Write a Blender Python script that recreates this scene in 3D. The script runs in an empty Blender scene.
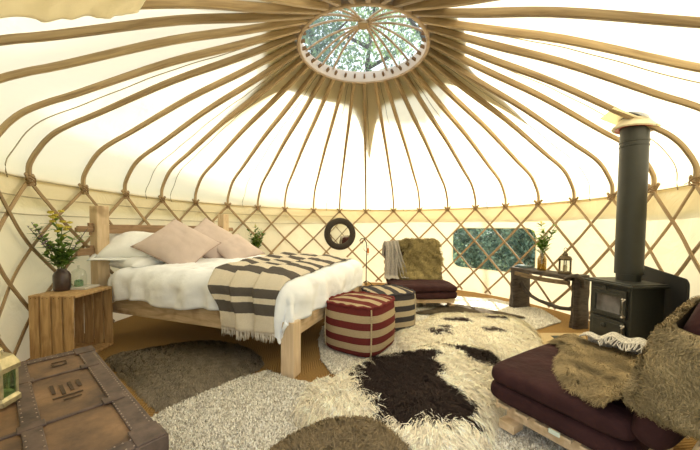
import bpy, math, random
import numpy as np
from math import sin, cos, pi, radians as R, hypot
from mathutils import Vector, Matrix, noise
random.seed(4); rng = np.random.default_rng(4)
scene = bpy.context.scene
col = scene.collection

# ------------------------------------------------------------------ helpers
class MB:
    """collects shapes, builds ONE mesh object"""
    def __init__(s): s.v=[]; s.f=[]; s.m=[]; s.uv={}
    def add(s, vs, fs, mi=0, M=None):
        b=len(s.v)
        for p in vs:
            p=Vector(p)
            if M is not None: p=M@p
            s.v.append(tuple(p))
        for f in fs: s.f.append([i+b for i in f]); s.m.append(mi)
        return b
    def box(s, c, d, mi=0, rot=None, M=None, taper=1.0):
        x,y,z=[k/2 for k in d]; vs=[]
        for sz in (-1,1):
            k = taper if sz>0 else 1.0
            for sx,sy in ((-1,-1),(1,-1),(1,1),(-1,1)):
                vs.append(Vector((sx*x*k,sy*y*k,sz*z)))
        if rot is not None: vs=[rot@v for v in vs]
        vs=[v+Vector(c) for v in vs]
        s.add(vs,[(3,2,1,0),(4,5,6,7),(0,1,5,4),(1,2,6,5),(2,3,7,6),(3,0,4,7)],mi,M)
    def beam(s, a, b, w, h, up=(0,0,1), mi=0, M=None):
        a=Vector(a); b=Vector(b); d=(b-a); L=d.length; d.normalize(); up=Vector(up)
        x=d.cross(up).normalized(); z=x.cross(d)
        rot=Matrix((x,d,z)).transposed()
        s.box((a+b)/2,(w,L,h),mi,rot,M)
    def sweep(s, pts, ws, hs, ups, n=8, mi=0, M=None, sq=0.55, closed=False):
        pts=[Vector(p) for p in pts]; N=len(pts); vs=[]; fs=[]
        for i,p in enumerate(pts):
            if closed: t=pts[(i+1)%N]-pts[i-1]
            else: t=(pts[min(i+1,N-1)]-pts[max(i-1,0)])
            t.normalize()
            up=Vector(ups[i] if isinstance(ups,list) else ups)
            x=t.cross(up)
            if x.length<1e-5: x=t.cross(Vector((1,0.1,0)))
            x.normalize(); z=x.cross(t)
            w=ws[i] if hasattr(ws,'__len__') else ws
            h=hs[i] if hasattr(hs,'__len__') else hs
            for k in range(n):
                a=2*pi*(k+.5)/n; ca,sa=cos(a),sin(a)
                ca=math.copysign(abs(ca)**sq,ca); sa=math.copysign(abs(sa)**sq,sa)
                vs.append(p+x*(ca*w/2)+z*(sa*h/2))
        acc=0
        for i in range(N if closed else N-1):
            j=(i+1)%N; dl=(pts[j]-pts[i]).length
            for k in range(n):
                l=(k+1)%n; fs.append((i*n+k,i*n+l,j*n+l,j*n+k))
                s.uv[len(s.f)+len(fs)-1]=[(k/n,acc),((k+1)/n,acc),((k+1)/n,acc+dl),(k/n,acc+dl)]
            acc+=dl
        if not closed:
            fs.append(tuple(range(n))[::-1]); fs.append(tuple((N-1)*n+k for k in range(n)))
        s.add(vs,fs,mi,M)
    def tube(s, pts, r, n=8, mi=0, M=None, closed=False):
        rr=[2*k for k in r] if hasattr(r,'__len__') else 2*r
        s.sweep(pts,rr,rr,(0.013,0.021,1),n,mi,M,1.0,closed)
    def lathe(s, prof, n=24, mi=0, M=None, c=(0,0,0), caps=True):
        vs=[];fs=[]
        for r,z in prof:
            for k in range(n):
                a=2*pi*k/n; vs.append((c[0]+r*cos(a),c[1]+r*sin(a),c[2]+z))
        for i in range(len(prof)-1):
            for k in range(n):
                l=(k+1)%n; fs.append((i*n+k,i*n+l,(i+1)*n+l,(i+1)*n+k))
        if caps:
            if prof[0][0]>1e-6: fs.append(tuple(range(n))[::-1])
            if prof[-1][0]>1e-6: fs.append(tuple((len(prof)-1)*n+k for k in range(n)))
        s.add(vs,fs,mi,M)
    def grid(s, fn, nu, nv, mi=0, M=None, closed_u=False):
        """fn(u,v) u,v in 0..1"""
        b=len(s.v); vs=[]
        for j in range(nv+1):
            for i in range(nu if closed_u else nu+1):
                vs.append(fn(i/nu,j/nv))
        W=nu if closed_u else nu+1; fs=[]
        for j in range(nv):
            for i in range(nu):
                i2=(i+1)%W if closed_u else i+1
                fs.append((j*W+i,j*W+i2,(j+1)*W+i2,(j+1)*W+i))
                s.uv[len(s.f)+len(fs)-1]=[(i/nu,j/nv),((i+1)/nu,j/nv),((i+1)/nu,(j+1)/nv),(i/nu,(j+1)/nv)]
        s.add(vs,fs,mi,M)
    def build(s, name, mats, parent=None, smooth=True, bevel=0, sub=0, solid=0, loc=None, seg=2, angle=40):
        me=bpy.data.meshes.new(name); me.from_pydata(s.v,[],s.f); 
        if not isinstance(mats,(list,tuple)): mats=[mats]
        for m in mats: me.materials.append(m)
        me.polygons.foreach_set('material_index',s.m)
        if s.uv:
            l=me.uv_layers.new(name='UVMap')
            for pi_,p in enumerate(me.polygons):
                if pi_ in s.uv:
                    for k,li in enumerate(p.loop_indices): l.data[li].uv=s.uv[pi_][k]
        me.validate(); me.update()
        o=bpy.data.objects.new(name,me); col.objects.link(o)
        if parent is not None: o.parent=parent
        if loc: o.location=loc
        if solid:
            md=o.modifiers.new('solid','SOLIDIFY'); md.thickness=solid; md.offset=0
        if bevel:
            md=o.modifiers.new('bevel','BEVEL'); md.width=bevel; md.segments=seg; md.limit_method='ANGLE'; md.angle_limit=R(35)
        if sub:
            md=o.modifiers.new('sub','SUBSURF'); md.levels=sub; md.render_levels=sub
        if smooth:
            me.shade_smooth() if hasattr(me,'shade_smooth') else None
            if angle<180: me.set_sharp_from_angle(angle=R(angle))
        return o

def tag(o,label=None,cat=None,group=None,kind=None):
    if label: o['label']=label
    if cat: o['category']=cat
    if group: o['group']=group
    if kind: o['kind']=kind
    return o
def empty(name,loc=(0,0,0),rz=0,label=None,cat=None,group=None):
    o=bpy.data.objects.new(name,None); col.objects.link(o); o.location=loc; o.rotation_euler=(0,0,rz)
    o.empty_display_size=.1
    return tag(o,label,cat,group)
def fbm(x,y,z,s,oct=3):
    return noise.fractal(Vector((x*s,y*s,z*s)),1.0,2.0,oct)

# ------------------------------------------------------------------ materials
def newmat(name):
    m=bpy.data.materials.new(name); m.use_nodes=True
    nt=m.node_tree; return m,nt,nt.nodes['Principled BSDF']
def N(nt,t,**kw):
    n=nt.nodes.new(t)
    for k,v in kw.items():
        if k.startswith('i_'):
            n.inputs[k[2:].replace('_',' ')].default_value=v
        else: setattr(n,k,v)
    return n
def ramp(nt,stops,interp='LINEAR'):
    n=nt.nodes.new('ShaderNodeValToRGB'); cr=n.color_ramp; cr.interpolation=interp
    while len(cr.elements)<len(stops): cr.elements.new(0.5)
    for e,(p,c) in zip(cr.elements,stops): e.position=p; e.color=(*c,1)
    return n
def bump(nt,b,src,strength=.3,dist=.01):
    n=nt.nodes.new('ShaderNodeBump'); n.inputs['Strength'].default_value=strength; n.inputs['Distance'].default_value=dist
    nt.links.new(src,n.inputs['Height']); nt.links.new(n.outputs[0],b.inputs['Normal']); return n
def coords(nt,scale=(1,1,1),rot=(0,0,0),out='Object'):
    tc=nt.nodes.new('ShaderNodeTexCoord'); mp=nt.nodes.new('ShaderNodeMapping')
    mp.inputs['Scale'].default_value=scale; mp.inputs['Rotation'].default_value=rot
    nt.links.new(tc.outputs[out],mp.inputs[0]); return mp.outputs[0]
def wood(name,c1,c2,scale=(6,6,1),rough=.6,grain=8,bs=.25,spec=.3,rot=(0,0,0),knots=True):
    m,nt,b=newmat(name); v=coords(nt,scale,rot)
    n=N(nt,'ShaderNodeTexNoise'); n.inputs['Scale'].default_value=grain; n.inputs['Detail'].default_value=6; n.inputs['Distortion'].default_value=.6
    nt.links.new(v,n.inputs['Vector'])
    r=ramp(nt,[(.3,c2),(.5,[(a+b_)/2 for a,b_ in zip(c1,c2)]),(.68,c1)]); nt.links.new(n.outputs[0],r.inputs[0])
    out=r.outputs[0]
    if knots:
        v2=coords(nt,(1.2,1.2,1.2)); n2=N(nt,'ShaderNodeTexNoise'); n2.inputs['Scale'].default_value=4; nt.links.new(v2,n2.inputs['Vector'])
        r2=ramp(nt,[(.30,(.45,.38,.3)),(.42,(1,1,1))]); nt.links.new(n2.outputs[0],r2.inputs[0])
        mx=N(nt,'ShaderNodeMixRGB',blend_type='MULTIPLY'); mx.inputs[0].default_value=.7
        nt.links.new(out,mx.inputs[1]); nt.links.new(r2.outputs[0],mx.inputs[2]); out=mx.outputs[0]
    nt.links.new(out,b.inputs['Base Color']); b.inputs['Roughness'].default_value=rough
    b.inputs['Specular IOR Level'].default_value=spec
    bump(nt,b,n.outputs[0],bs,.004); return m
def wood_uv(name,c1,c2,rough=.55,grain=3,bs=.15):
    m,nt,b=newmat(name); tc=nt.nodes.new('ShaderNodeTexCoord'); oi=nt.nodes.new('ShaderNodeObjectInfo'); mp=nt.nodes.new('ShaderNodeMapping')
    mp.inputs['Scale'].default_value=(5,.9,1); nt.links.new(tc.outputs['UV'],mp.inputs[0])
    cb=nt.nodes.new('ShaderNodeCombineXYZ'); ml=nt.nodes.new('ShaderNodeMath'); ml.operation='MULTIPLY'; ml.inputs[1].default_value=50
    nt.links.new(oi.outputs['Random'],ml.inputs[0]); nt.links.new(ml.outputs[0],cb.inputs[2]); nt.links.new(cb.outputs[0],mp.inputs['Location'])
    n=N(nt,'ShaderNodeTexNoise'); n.inputs['Scale'].default_value=grain; n.inputs['Detail'].default_value=5; n.inputs['Distortion'].default_value=.4
    nt.links.new(mp.outputs[0],n.inputs['Vector'])
    r=ramp(nt,[(.3,c2),(.7,c1)]); nt.links.new(n.outputs[0],r.inputs[0])
    hs=N(nt,'ShaderNodeHueSaturation'); mr_=N(nt,'ShaderNodeMapRange'); mr_.inputs['To Min'].default_value=.72; mr_.inputs['To Max'].default_value=1.15
    nt.links.new(oi.outputs['Random'],mr_.inputs[0]); nt.links.new(mr_.outputs[0],hs.inputs['Value']); nt.links.new(r.outputs[0],hs.inputs['Color'])
    nt.links.new(hs.outputs[0],b.inputs['Base Color']); b.inputs['Roughness'].default_value=rough; b.inputs['Specular IOR Level'].default_value=.3
    bump(nt,b,n.outputs[0],bs,.003); return m
def plain(name,c,rough=.6,metal=0,spec=.4,nz=0,nscale=30,bs=0,bscale=60,bd=.003):
    m,nt,b=newmat(name); b.inputs['Roughness'].default_value=rough; b.inputs['Metallic'].default_value=metal
    b.inputs['Specular IOR Level'].default_value=spec
    v=coords(nt)
    n=N(nt,'ShaderNodeTexNoise'); n.inputs['Scale'].default_value=nscale; n.inputs['Detail'].default_value=4; nt.links.new(v,n.inputs['Vector'])
    lo=[k*(1-nz) for k in c]; hi=[min(1,k*(1+nz)) for k in c]
    r=ramp(nt,[(.3,lo),(.7,hi)]); nt.links.new(n.outputs[0],r.inputs[0]); nt.links.new(r.outputs[0],b.inputs['Base Color'])
    if bs:
        n2=N(nt,'ShaderNodeTexNoise'); n2.inputs['Scale'].default_value=bscale; n2.inputs['Detail'].default_value=5; nt.links.new(v,n2.inputs['Vector'])
        bump(nt,b,n2.outputs[0],bs,bd)
    return m
def canvas(name,refl,trans,mix,bs=.25):
    m,nt,b=newmat(name); nt.nodes.remove(b); out=nt.nodes['Material Output']
    d=N(nt,'ShaderNodeBsdfDiffuse'); d.inputs[0].default_value=(*refl,1)
    t=N(nt,'ShaderNodeBsdfTranslucent'); t.inputs[0].default_value=(*trans,1)
    mx=N(nt,'ShaderNodeMixShader'); mx.inputs[0].default_value=mix
    nt.links.new(d.outputs[0],mx.inputs[1]); nt.links.new(t.outputs[0],mx.inputs[2]); nt.links.new(mx.outputs[0],out.inputs[0])
    v=coords(nt); n=N(nt,'ShaderNodeTexNoise'); n.inputs['Scale'].default_value=2.2; n.inputs['Detail'].default_value=5; n.inputs['Distortion'].default_value=1.2
    nt.links.new(v,n.inputs['Vector'])
    bp=N(nt,'ShaderNodeBump'); bp.inputs['Strength'].default_value=bs; bp.inputs['Distance'].default_value=.05
    nt.links.new(n.outputs[0],bp.inputs['Height'])
    for q in (d,t): nt.links.new(bp.outputs[0],q.inputs['Normal'])
    return m
def stripes(name,cols,expr='z',weave=400,rough=.95,scale=1,off=0,jitter=.03):
    """cols: list of (pos,color) constant ramp on a wrapped coordinate"""
    m,nt,b=newmat(name); b.inputs['Roughness'].default_value=rough; b.inputs['Specular IOR Level'].default_value=.1
    tc=N(nt,'ShaderNodeTexCoord'); sp=N(nt,'ShaderNodeSeparateXYZ')
    nt.links.new(tc.outputs['UV' if expr in('u','v') else 'Object'],sp.inputs[0])
    src=sp.outputs[{'x':0,'y':1,'z':2,'u':0,'v':1}[expr]]
    nz=N(nt,'ShaderNodeTexNoise'); nz.inputs['Scale'].default_value=60; nt.links.new(tc.outputs['Object'],nz.inputs['Vector'])
    a=N(nt,'ShaderNodeMath',operation='MULTIPLY_ADD'); a.inputs[1].default_value=scale; a.inputs[2].default_value=off
    nt.links.new(src,a.inputs[0])
    jit=N(nt,'ShaderNodeMath',operation='MULTIPLY_ADD'); jit.inputs[1].default_value=jitter; nt.links.new(nz.outputs[0],jit.inputs[0]); nt.links.new(a.outputs[0],jit.inputs[2])
    fr=N(nt,'ShaderNodeMath',operation='FRACT'); nt.links.new(jit.outputs[0],fr.inputs[0])
    r=ramp(nt,cols,'CONSTANT'); nt.links.new(fr.outputs[0],r.inputs[0])
    n2=N(nt,'ShaderNodeTexNoise'); n2.inputs['Scale'].default_value=weave; n2.inputs['Detail'].default_value=2; nt.links.new(tc.outputs['Object'],n2.inputs['Vector'])
    r2=ramp(nt,[(.35,(.62,.6,.58)),(.65,(1,1,1))]); nt.links.new(n2.outputs[0],r2.inputs[0])
    mx=N(nt,'ShaderNodeMixRGB',blend_type='MULTIPLY'); mx.inputs[0].default_value=.8
    nt.links.new(r.outputs[0],mx.inputs[1]); nt.links.new(r2.outputs[0],mx.inputs[2]); nt.links.new(mx.outputs[0],b.inputs['Base Color'])
    bump(nt,b,n2.outputs[0],.5,.004); return m

M={}
M['canvas']=canvas('roof_canvas',(.74,.66,.48),(.96,.87,.63),.55)
M['wallcanvas']=canvas('wall_canvas',(.84,.76,.57),(.95,.84,.58),.24,.6)
M['cap']=canvas('cap_canvas',(.5,.45,.33),(.2,.16,.10),.06)
M['flap']=canvas('flap_canvas',(.90,.86,.74),(.95,.88,.7),.6,.6)
M['pole']=wood_uv('pole_ash',(.49,.36,.20),(.27,.18,.09))
M['lath']=wood_uv('lath_wood',(.46,.33,.18),(.26,.17,.085))
M['ring']=wood('ring_wood',(.58,.45,.33),(.42,.30,.20),(2,2,8),.55,5,.15)
M['seam']=plain('seam_cord',(.36,.30,.19),.9)
M['lash']=plain('leather_lashing',(.22,.13,.06),.8)
M['pine']=wood('pale_pine',(.70,.54,.35),(.52,.37,.21),(7,1.2,7),.55,4,.15)
M['pinez']=wood('pale_pine_upright',(.72,.56,.37),(.57,.42,.26),(8,8,1),.55,4,.12)
M['oak']=wood('brown_board',(.36,.23,.13),(.24,.15,.08),(8,1,8),.6,5,.2)
M['crate']=wood('crate_wood',(.60,.40,.19),(.36,.21,.09),(9,9,1.2),.7,4,.35)
M['dark']=wood('dark_rustic',(.075,.055,.04),(.02,.014,.01),(3,3,12),.55,3,.8,.4,knots=False)
M['iron']=plain('black_cast_iron',(.016,.017,.014),.5,0,.5,.25,40,.25,180,.001)
M['flue']=plain('matt_flue_paint',(.020,.021,.016),.48,0,.5,.1,10)
M['shield']=plain('black_shield',(.012,.012,.012),.7,0,.3)
M['white']=plain('white_linen',(.86,.88,.91),.9,0,.15,.02,5,.35,6,.03)
M['white2']=plain('white_pillow',(.86,.87,.86),.9,0,.15,.02,5,.3,9,.02)
M['sheet']=plain('grey_sheet',(.62,.61,.58),.9,0,.15,.03,5,.3,9,.02)
M['pink']=plain('dusty_pink_cotton',(.58,.475,.425),.92,0,.1,.05,6,.35,14,.012)
M['maroon']=plain('maroon_cotton',(.042,.017,.017),.9,0,.15,.22,7,.8,9,.03)
M['maroon2']=plain('maroon_piping',(.04,.018,.018),.9,0,.15,.1,5)
M['throwgrey']=plain('grey_throw',(.52,.49,.44),.95,0,.1,.55,110,.8,120,.006)
M['shawl']=plain('pale_grey_shawl',(.34,.31,.27),.95,0,.1,.2,60,.5,40,.01)
M['brass']=plain('aged_brass',(.50,.44,.27),.5,.8,.5,.35,30)
M['bronze']=plain('bronze_lantern',(.10,.075,.045),.5,.7,.5,.2,30)
M['blackiron']=plain('wrought_iron',(.02,.018,.016),.6,.3,.4)
M['wax']=plain('cream_wax',(.75,.66,.45),.5,0,.4)
M['orange']=plain('orange_wax',(.62,.22,.06),.5,0,.4)
M['vased']=plain('brown_glass_vase',(.045,.024,.018),.3,0,.6,.3,20)
M['saucer']=plain('white_china',(.72,.70,.64),.3,0,.5)
M['book']=plain('book_cover',(.10,.14,.15),.6,0,.3,.5,20)
M['paper']=plain('paper',(.6,.57,.5),.9)
M['leaf']=plain('leaf_green',(.13,.24,.045),.6,0,.3,.5,25)
M['leafl']=plain('leaf_light_green',(.22,.34,.06),.6,0,.3,.4,25)
M['stem']=plain('stem_green',(.12,.16,.04),.7)
M['yel']=plain('yellow_petals',(.72,.62,.12),.7,0,.2,.2,80)
M['purp']=plain('purple_florets',(.30,.19,.33),.8,0,.2,.4,80)
M['rubber']=plain('red_silicone',(.50,.05,.02),.5)
M['ivory']=plain('ivory_flange',(.62,.55,.40),.6,0,.3,.1,10)
M['steelm']=plain('steel',(.45,.42,.38),.35,.9,.5)
M['bark']=plain('bark',(.10,.075,.05),.9,0,.2,.4,10,.6,14)
M['grass']=plain('meadow',(.10,.14,.05),.95,0,.1,.5,2)
M['cloth_tag']=plain('white_tag',(.62,.70,.60),.7)
M['black']=plain('soot_black',(.008,.008,.008),.8)
def mirror_m():
    m,nt,b=newmat('mirror_glass'); b.inputs['Metallic'].default_value=1; b.inputs['Roughness'].default_value=.02
    b.inputs['Base Color'].default_value=(.9,.9,.88,1); return m
M['mirror']=mirror_m()
M['mframe']=plain('dark_mosaic_frame',(.035,.028,.022),.6,0,.3,.5,90,.4,60)
def clear(name,tint,gl=.06,ro=.05):
    m,nt,b=newmat(name); nt.nodes.remove(b); out=nt.nodes['Material Output']
    t=N(nt,'ShaderNodeBsdfTransparent'); t.inputs[0].default_value=(*tint,1)
    g=N(nt,'ShaderNodeBsdfGlossy'); g.inputs['Roughness'].default_value=ro
    mx=N(nt,'ShaderNodeMixShader'); mx.inputs[0].default_value=gl
    nt.links.new(t.outputs[0],mx.inputs[1]); nt.links.new(g.outputs[0],mx.inputs[2]); nt.links.new(mx.outputs[0],out.inputs[0]); return m
M['pvc']=clear('clear_window_film',(.90,.95,.97),.05,.12)
def film():
    m,nt,b=newmat('skylight_film'); nt.nodes.remove(b); out=nt.nodes['Material Output']
    t=N(nt,'ShaderNodeBsdfTransparent'); t.inputs[0].default_value=(.88,.94,.96,1)
    g=N(nt,'ShaderNodeBsdfTranslucent'); g.inputs[0].default_value=(.95,.97,1,1)
    mx=N(nt,'ShaderNodeMixShader'); mx.inputs[0].default_value=.06
    nt.links.new(t.outputs[0],mx.inputs[1]); nt.links.new(g.outputs[0],mx.inputs[2]); nt.links.new(mx.outputs[0],out.inputs[0]); return m
M['film']=film()
M['glass']=clear('clear_glass',(.93,.95,.93),.1)
M['gglass']=clear('green_glass',(.55,.75,.60),.12)
M['amber']=clear('amber_glass',(.66,.56,.28),.12)
def fur_m(name):
    m,nt,b=newmat(name); a=N(nt,'ShaderNodeAttribute'); a.attribute_name='Col'
    nt.links.new(a.outputs['Color'],b.inputs['Base Color']); b.inputs['Roughness'].default_value=.75
    b.inputs['Specular IOR Level'].default_value=.15; return m
M['fur']=fur_m('wool_fibres')
def leafcard():
    m,nt,b=newmat('tree_leaves'); out=nt.nodes['Material Output']
    a=N(nt,'ShaderNodeAttribute'); a.attribute_name='Col'
    t=N(nt,'ShaderNodeBsdfTranslucent'); mx=N(nt,'ShaderNodeMixShader'); mx.inputs[0].default_value=.35
    nt.links.new(a.outputs['Color'],b.inputs['Base Color']); nt.links.new(a.outputs['Color'],t.inputs[0])
    b.inputs['Roughness'].default_value=.5
    nt.links.new(b.outputs[0],mx.inputs[1]); nt.links.new(t.outputs[0],mx.inputs[2]); nt.links.new(mx.outputs[0],out.inputs[0]); return m
M['treeleaf']=leafcard()
def coir():
    m,nt,b=newmat('woven_coir_matting'); v=coords(nt,(1,1,1),(0,0,R(35)))
    sp=N(nt,'ShaderNodeSeparateXYZ'); nt.links.new(v,sp.inputs[0])
    # herringbone: zigzag offset
    fx=N(nt,'ShaderNodeMath',operation='MULTIPLY'); fx.inputs[1].default_value=9; nt.links.new(sp.outputs[0],fx.inputs[0])
    pp=N(nt,'ShaderNodeMath',operation='PINGPONG'); pp.inputs[1].default_value=1; nt.links.new(fx.outputs[0],pp.inputs[0])
    my=N(nt,'ShaderNodeMath',operation='MULTIPLY_ADD'); my.inputs[1].default_value=38; nt.links.new(sp.outputs[1],my.inputs[0])
    k=N(nt,'ShaderNodeMath',operation='MULTIPLY'); k.inputs[1].default_value=4; nt.links.new(pp.outputs[0],k.inputs[0]); nt.links.new(k.outputs[0],my.inputs[2])
    s=N(nt,'ShaderNodeMath',operation='PINGPONG'); s.inputs[1].default_value=.5; nt.links.new(my.outputs[0],s.inputs[0])
    r=ramp(nt,[(.0,(.20,.10,.03)),(.25,(.37,.225,.08)),(1,(.44,.28,.11))]); nt.links.new(s.outputs[0],r.inputs[0])
    n=N(nt,'ShaderNodeTexNoise'); n.inputs['Scale'].default_value=90; nt.links.new(v,n.inputs['Vector'])
    r2=ramp(nt,[(.3,(.6,.6,.6)),(.7,(1,1,1))]); nt.links.new(n.outputs[0],r2.inputs[0])
    mx=N(nt,'ShaderNodeMixRGB',blend_type='MULTIPLY'); mx.inputs[0].default_value=.8
    nt.links.new(r.outputs[0],mx.inputs[1]); nt.links.new(r2.outputs[0],mx.inputs[2]); nt.links.new(mx.outputs[0],b.inputs['Base Color'])
    b.inputs['Roughness'].default_value=.9; b.inputs['Specular IOR Level'].default_value=.1
    bump(nt,b,s.outputs[0],.6,.006); return m
M['coir']=coir()
def trunk_m():
    m,nt,b=newmat('worn_tan_trunk_canvas'); v=coords(nt)
    n=N(nt,'ShaderNodeTexNoise'); n.inputs['Scale'].default_value=3.2; n.inputs['Detail'].default_value=7; n.inputs['Roughness'].default_value=.65; nt.links.new(v,n.inputs['Vector'])
    r=ramp(nt,[(.30,(.05,.03,.02)),(.43,(.15,.085,.042)),(.55,(.24,.135,.062)),(.68,(.36,.22,.12))]); nt.links.new(n.outputs[0],r.inputs[0])
    nt.links.new(r.outputs[0],b.inputs['Base Color']); b.inputs['Roughness'].default_value=.6
    n2=N(nt,'ShaderNodeTexNoise'); n2.inputs['Scale'].default_value=40; n2.inputs['Detail'].default_value=5; nt.links.new(v,n2.inputs['Vector'])
    bump(nt,b,n2.outputs[0],.3,.003); return m
M['trunk']=trunk_m()
M['trunkedge']=plain('trunk_leather_edge',(.10,.066,.05),.55,0,.4,.45,18,.4,40)
M['stud']=plain('nail_heads',(.36,.28,.22),.45,.4,.5)
M['stencil']=plain('faded_black_paint',(.075,.05,.033),.7,0,.2,.3,20)
M['blanket']=None

# ------------------------------------------------------------------ yurt shell
KN=[(-149.9,1.604),(-160.3,1.606),(-171.8,1.602),(177.2,1.612),(166.0,1.605),(154.8,1.614),(143.3,1.606),(131.9,1.598),(121.2,1.593),(109.4,1.591),(98.6,1.597),(87.6,1.594),(76.1,1.609),(65.6,1.616),(54.6,1.618),(44.2,1.62),(33.6,1.62),(22.9,1.628),(12.2,1.614),(1.7,1.619),(-8.6,1.638),(-18.3,1.641)]
th_=[]
for a,h in KN: th_.append(a if a>-30 else a+360)
TH=th_[:]; HT=[h for a,h in KN]
for a in (-29.5,-40.5,-51.2,-59.6,-68,-77.5,-87.5,-97.5,-107.5,-117,-123.7,-130.2,-138.8): TH.append(a); HT.append(1.61)
def knot(i):
    """fractional index -> theta (deg), height; i in -1..34"""
    n=35; k=math.floor(i); f=i-k
    def g(j):
        w=j//n; return TH[j%n]-360*w, HT[j%n]
    a,b=g(k),g(k+1); return a[0]*(1-f)+b[0]*f, a[1]*(1-f)+b[1]*f
DOOR=(26.3,30.4)
def rw(deg):
    d=abs((deg+90+180)%360-180); t=max(0,1-d/65); e=((deg-202+180)%360-180)/13; return 3.05+.32*t*t*(3-2*t)+.10*math.exp(-e*e)
PR=[(3.05,1.6),(3.05,1.72),(3.025,1.80),(2.985,1.88),(2.93,1.97),(2.85,2.06),(2.72,2.155),(2.56,2.255),(1.96,2.655),(1.38,2.985),(.80,3.33)]
def prof(deg,off=0,hk=1.6,n=40):
    """canopy/pole profile at angle; offset outward"""
    k=(rw(deg)-3.05); out=[]
    P=[]
    for r,h in PR:
        P.append(Vector((r+k*(r-.8)/2.25,h+(hk-1.6)*max(0,(2.1-h)/.5))))
    # smooth: catmull resample
    Q=[]
    for i in range(len(P)-1):
        p0=P[max(i-1,0)];p1=P[i];p2=P[i+1];p3=P[min(i+2,len(P)-1)]
        for s in range(4):
            t=s/4
            Q.append(.5*((2*p1)+(-p0+p2)*t+(2*p0-5*p1+4*p2-p3)*t*t+(-p0+3*p1-3*p2+p3)*t**3))
    Q.append(P[-1])
    for i,q in enumerate(Q):
        t=(Q[min(i+1,len(Q)-1)]-Q[max(i-1,0)]).normalized(); nrm=Vector((t.y,-t.x))
        if nrm.x<0 and nrm.y<0: nrm=-nrm
        out.append(q+nrm*off)
    return out
def pol(deg,r,h): return Vector((r*cos(R(deg)),r*sin(R(deg)),h))

# floor & ground
mb=MB(); mb.lathe([(0.001,0),(3.5,0)],96,caps=False); mb.lathe([(3.5,0),(3.5,-.12)],96,caps=False)
fl=mb.build('floor',M['coir'],smooth=False); tag(fl,kind='structure')
mb=MB(); mb.box((0,2,-.32),(90,90,.3)); g=mb.build('meadow_ground',M['grass'],smooth=False); tag(g,kind='structure')

# canvas walls
W_TH=(23.8,52.6); W_H=(.46,1.24)
def wall_grid(name,a0,a1,hole=False):
    mb=MB(); ro=.045
    def patch(b0,b1,h0,h1,nu,nv):
        def fn(u,v):
            d=b0+(b1-b0)*u; h=h0+(h1-h0)*v
            w=.006*fbm(d*.08,h*1.5,0,1.3)
            q=pol(d,rw(d)+ro+w,h); return q
        mb.grid(fn,nu,nv)
    if not hole: patch(a0,a1,0,1.64,int((a1-a0)/1.5),12)
    else:
        p0,p1,q0,q1=19,57,.3,1.36
        patch(a0,p0,0,1.64,int((p0-a0)/1.5),12)
        if a1>p1: patch(p1,a1,0,1.64,4,12)
        patch(p0,p1,0,q0,30,3); patch(p0,p1,q1,1.64,30,3)
        c=((W_TH[0]+W_TH[1])/2,(W_H[0]+W_H[1])/2)
        inn=win_loop(120)
        out=[]
        for (x,y) in inn:
            dx,dy=x-c[0],y-c[1]
            k=1e9
            if abs(dx)>1e-9: k=min(k,((p1-c[0]) if dx>0 else (p0-c[0]))/dx)
            if abs(dy)>1e-9: k=min(k,((q1-c[1]) if dy>0 else (q0-c[1]))/dy)
            out.append((c[0]+dx*k,c[1]+dy*k))
        # corners snap
        for cx,cy in ((p0,q0),(p0,q1),(p1,q0),(p1,q1)):
            j=min(range(len(out)),key=lambda i:((out[i][0]-cx)/10)**2+(out[i][1]-cy)**2); out[j]=(cx,cy)
        def fn(u,v):
            j=int(round(u*len(inn)))%len(inn)
            x=inn[j][0]*(1-v)+out[j][0]*v; y=inn[j][1]*(1-v)+out[j][1]*v
            return pol(x,rw(x)+ro,y)
        mb.grid(fn,len(inn),5,closed_u=True)
    o=mb.build(name,M['wallcanvas'],angle=180); tag(o,kind='structure'); return o
def win_loop(n):
    # rounded rectangle in (theta deg, h): arc metres per degree
    k=3.05*pi/180; w=(W_TH[1]-W_TH[0])*k; h=W_H[1]-W_H[0]; r=.17
    cx=(W_TH[0]+W_TH[1])/2; cy=(W_H[0]+W_H[1])/2; pts=[]
    segs=[((w/2-r),(h/2-r),0),(-(w/2-r),(h/2-r),90),(-(w/2-r),-(h/2-r),180),((w/2-r),-(h/2-r),270)]
    per=[]
    for i,(x,y,a) in enumerate(segs):
        for s in range(9):
            aa=R(a+90*s/8); per.append((x+r*cos(aa),y+r*sin(aa)))
    # resample
    L=[0]
    for i in range(len(per)):
        q=per[(i+1)%len(per)]; L.append(L[-1]+hypot(q[0]-per[i][0],q[1]-per[i][1]))
    for j in range(n):
        t=L[-1]*j/n; i=max(k_ for k_ in range(len(per)) if L[k_]<=t)
        f=(t-L[i])/max(1e-9,L[i+1]-L[i]); a=per[i]; b=per[(i+1)%len(per)]
        pts.append((cx+(a[0]*(1-f)+b[0]*f)/k, cy+a[1]*(1-f)+b[1]*f))
    return pts
wall_grid('wall_right',-72.5,58,True)
wall_grid('wall_back',58,130)
wall_grid('wall_left',130,252.5)
# window film
mb=MB(); lp=win_loop(120); c=((W_TH[0]+W_TH[1])/2,(W_H[0]+W_H[1])/2)
def fn(u,v):
    j=int(round(u*120))%120; v2=v*1.06
    x=c[0]+(lp[j][0]-c[0])*v2; y=c[1]+(lp[j][1]-c[1])*v2
    return pol(x,3.05+.052,y)
mb.grid(fn,120,8,closed_u=True)
w1=mb.build('window_1',M['pvc'],angle=180); tag(w1,kind='structure')
# hem around the window opening (welded edge)
mb=MB(); pts=[pol(x,3.05+.040,y) for x,y in lp]; mb.tube(pts,.006,6,closed=True)
o=mb.build('window_frame',M['wallcanvas'],parent=w1)
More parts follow.
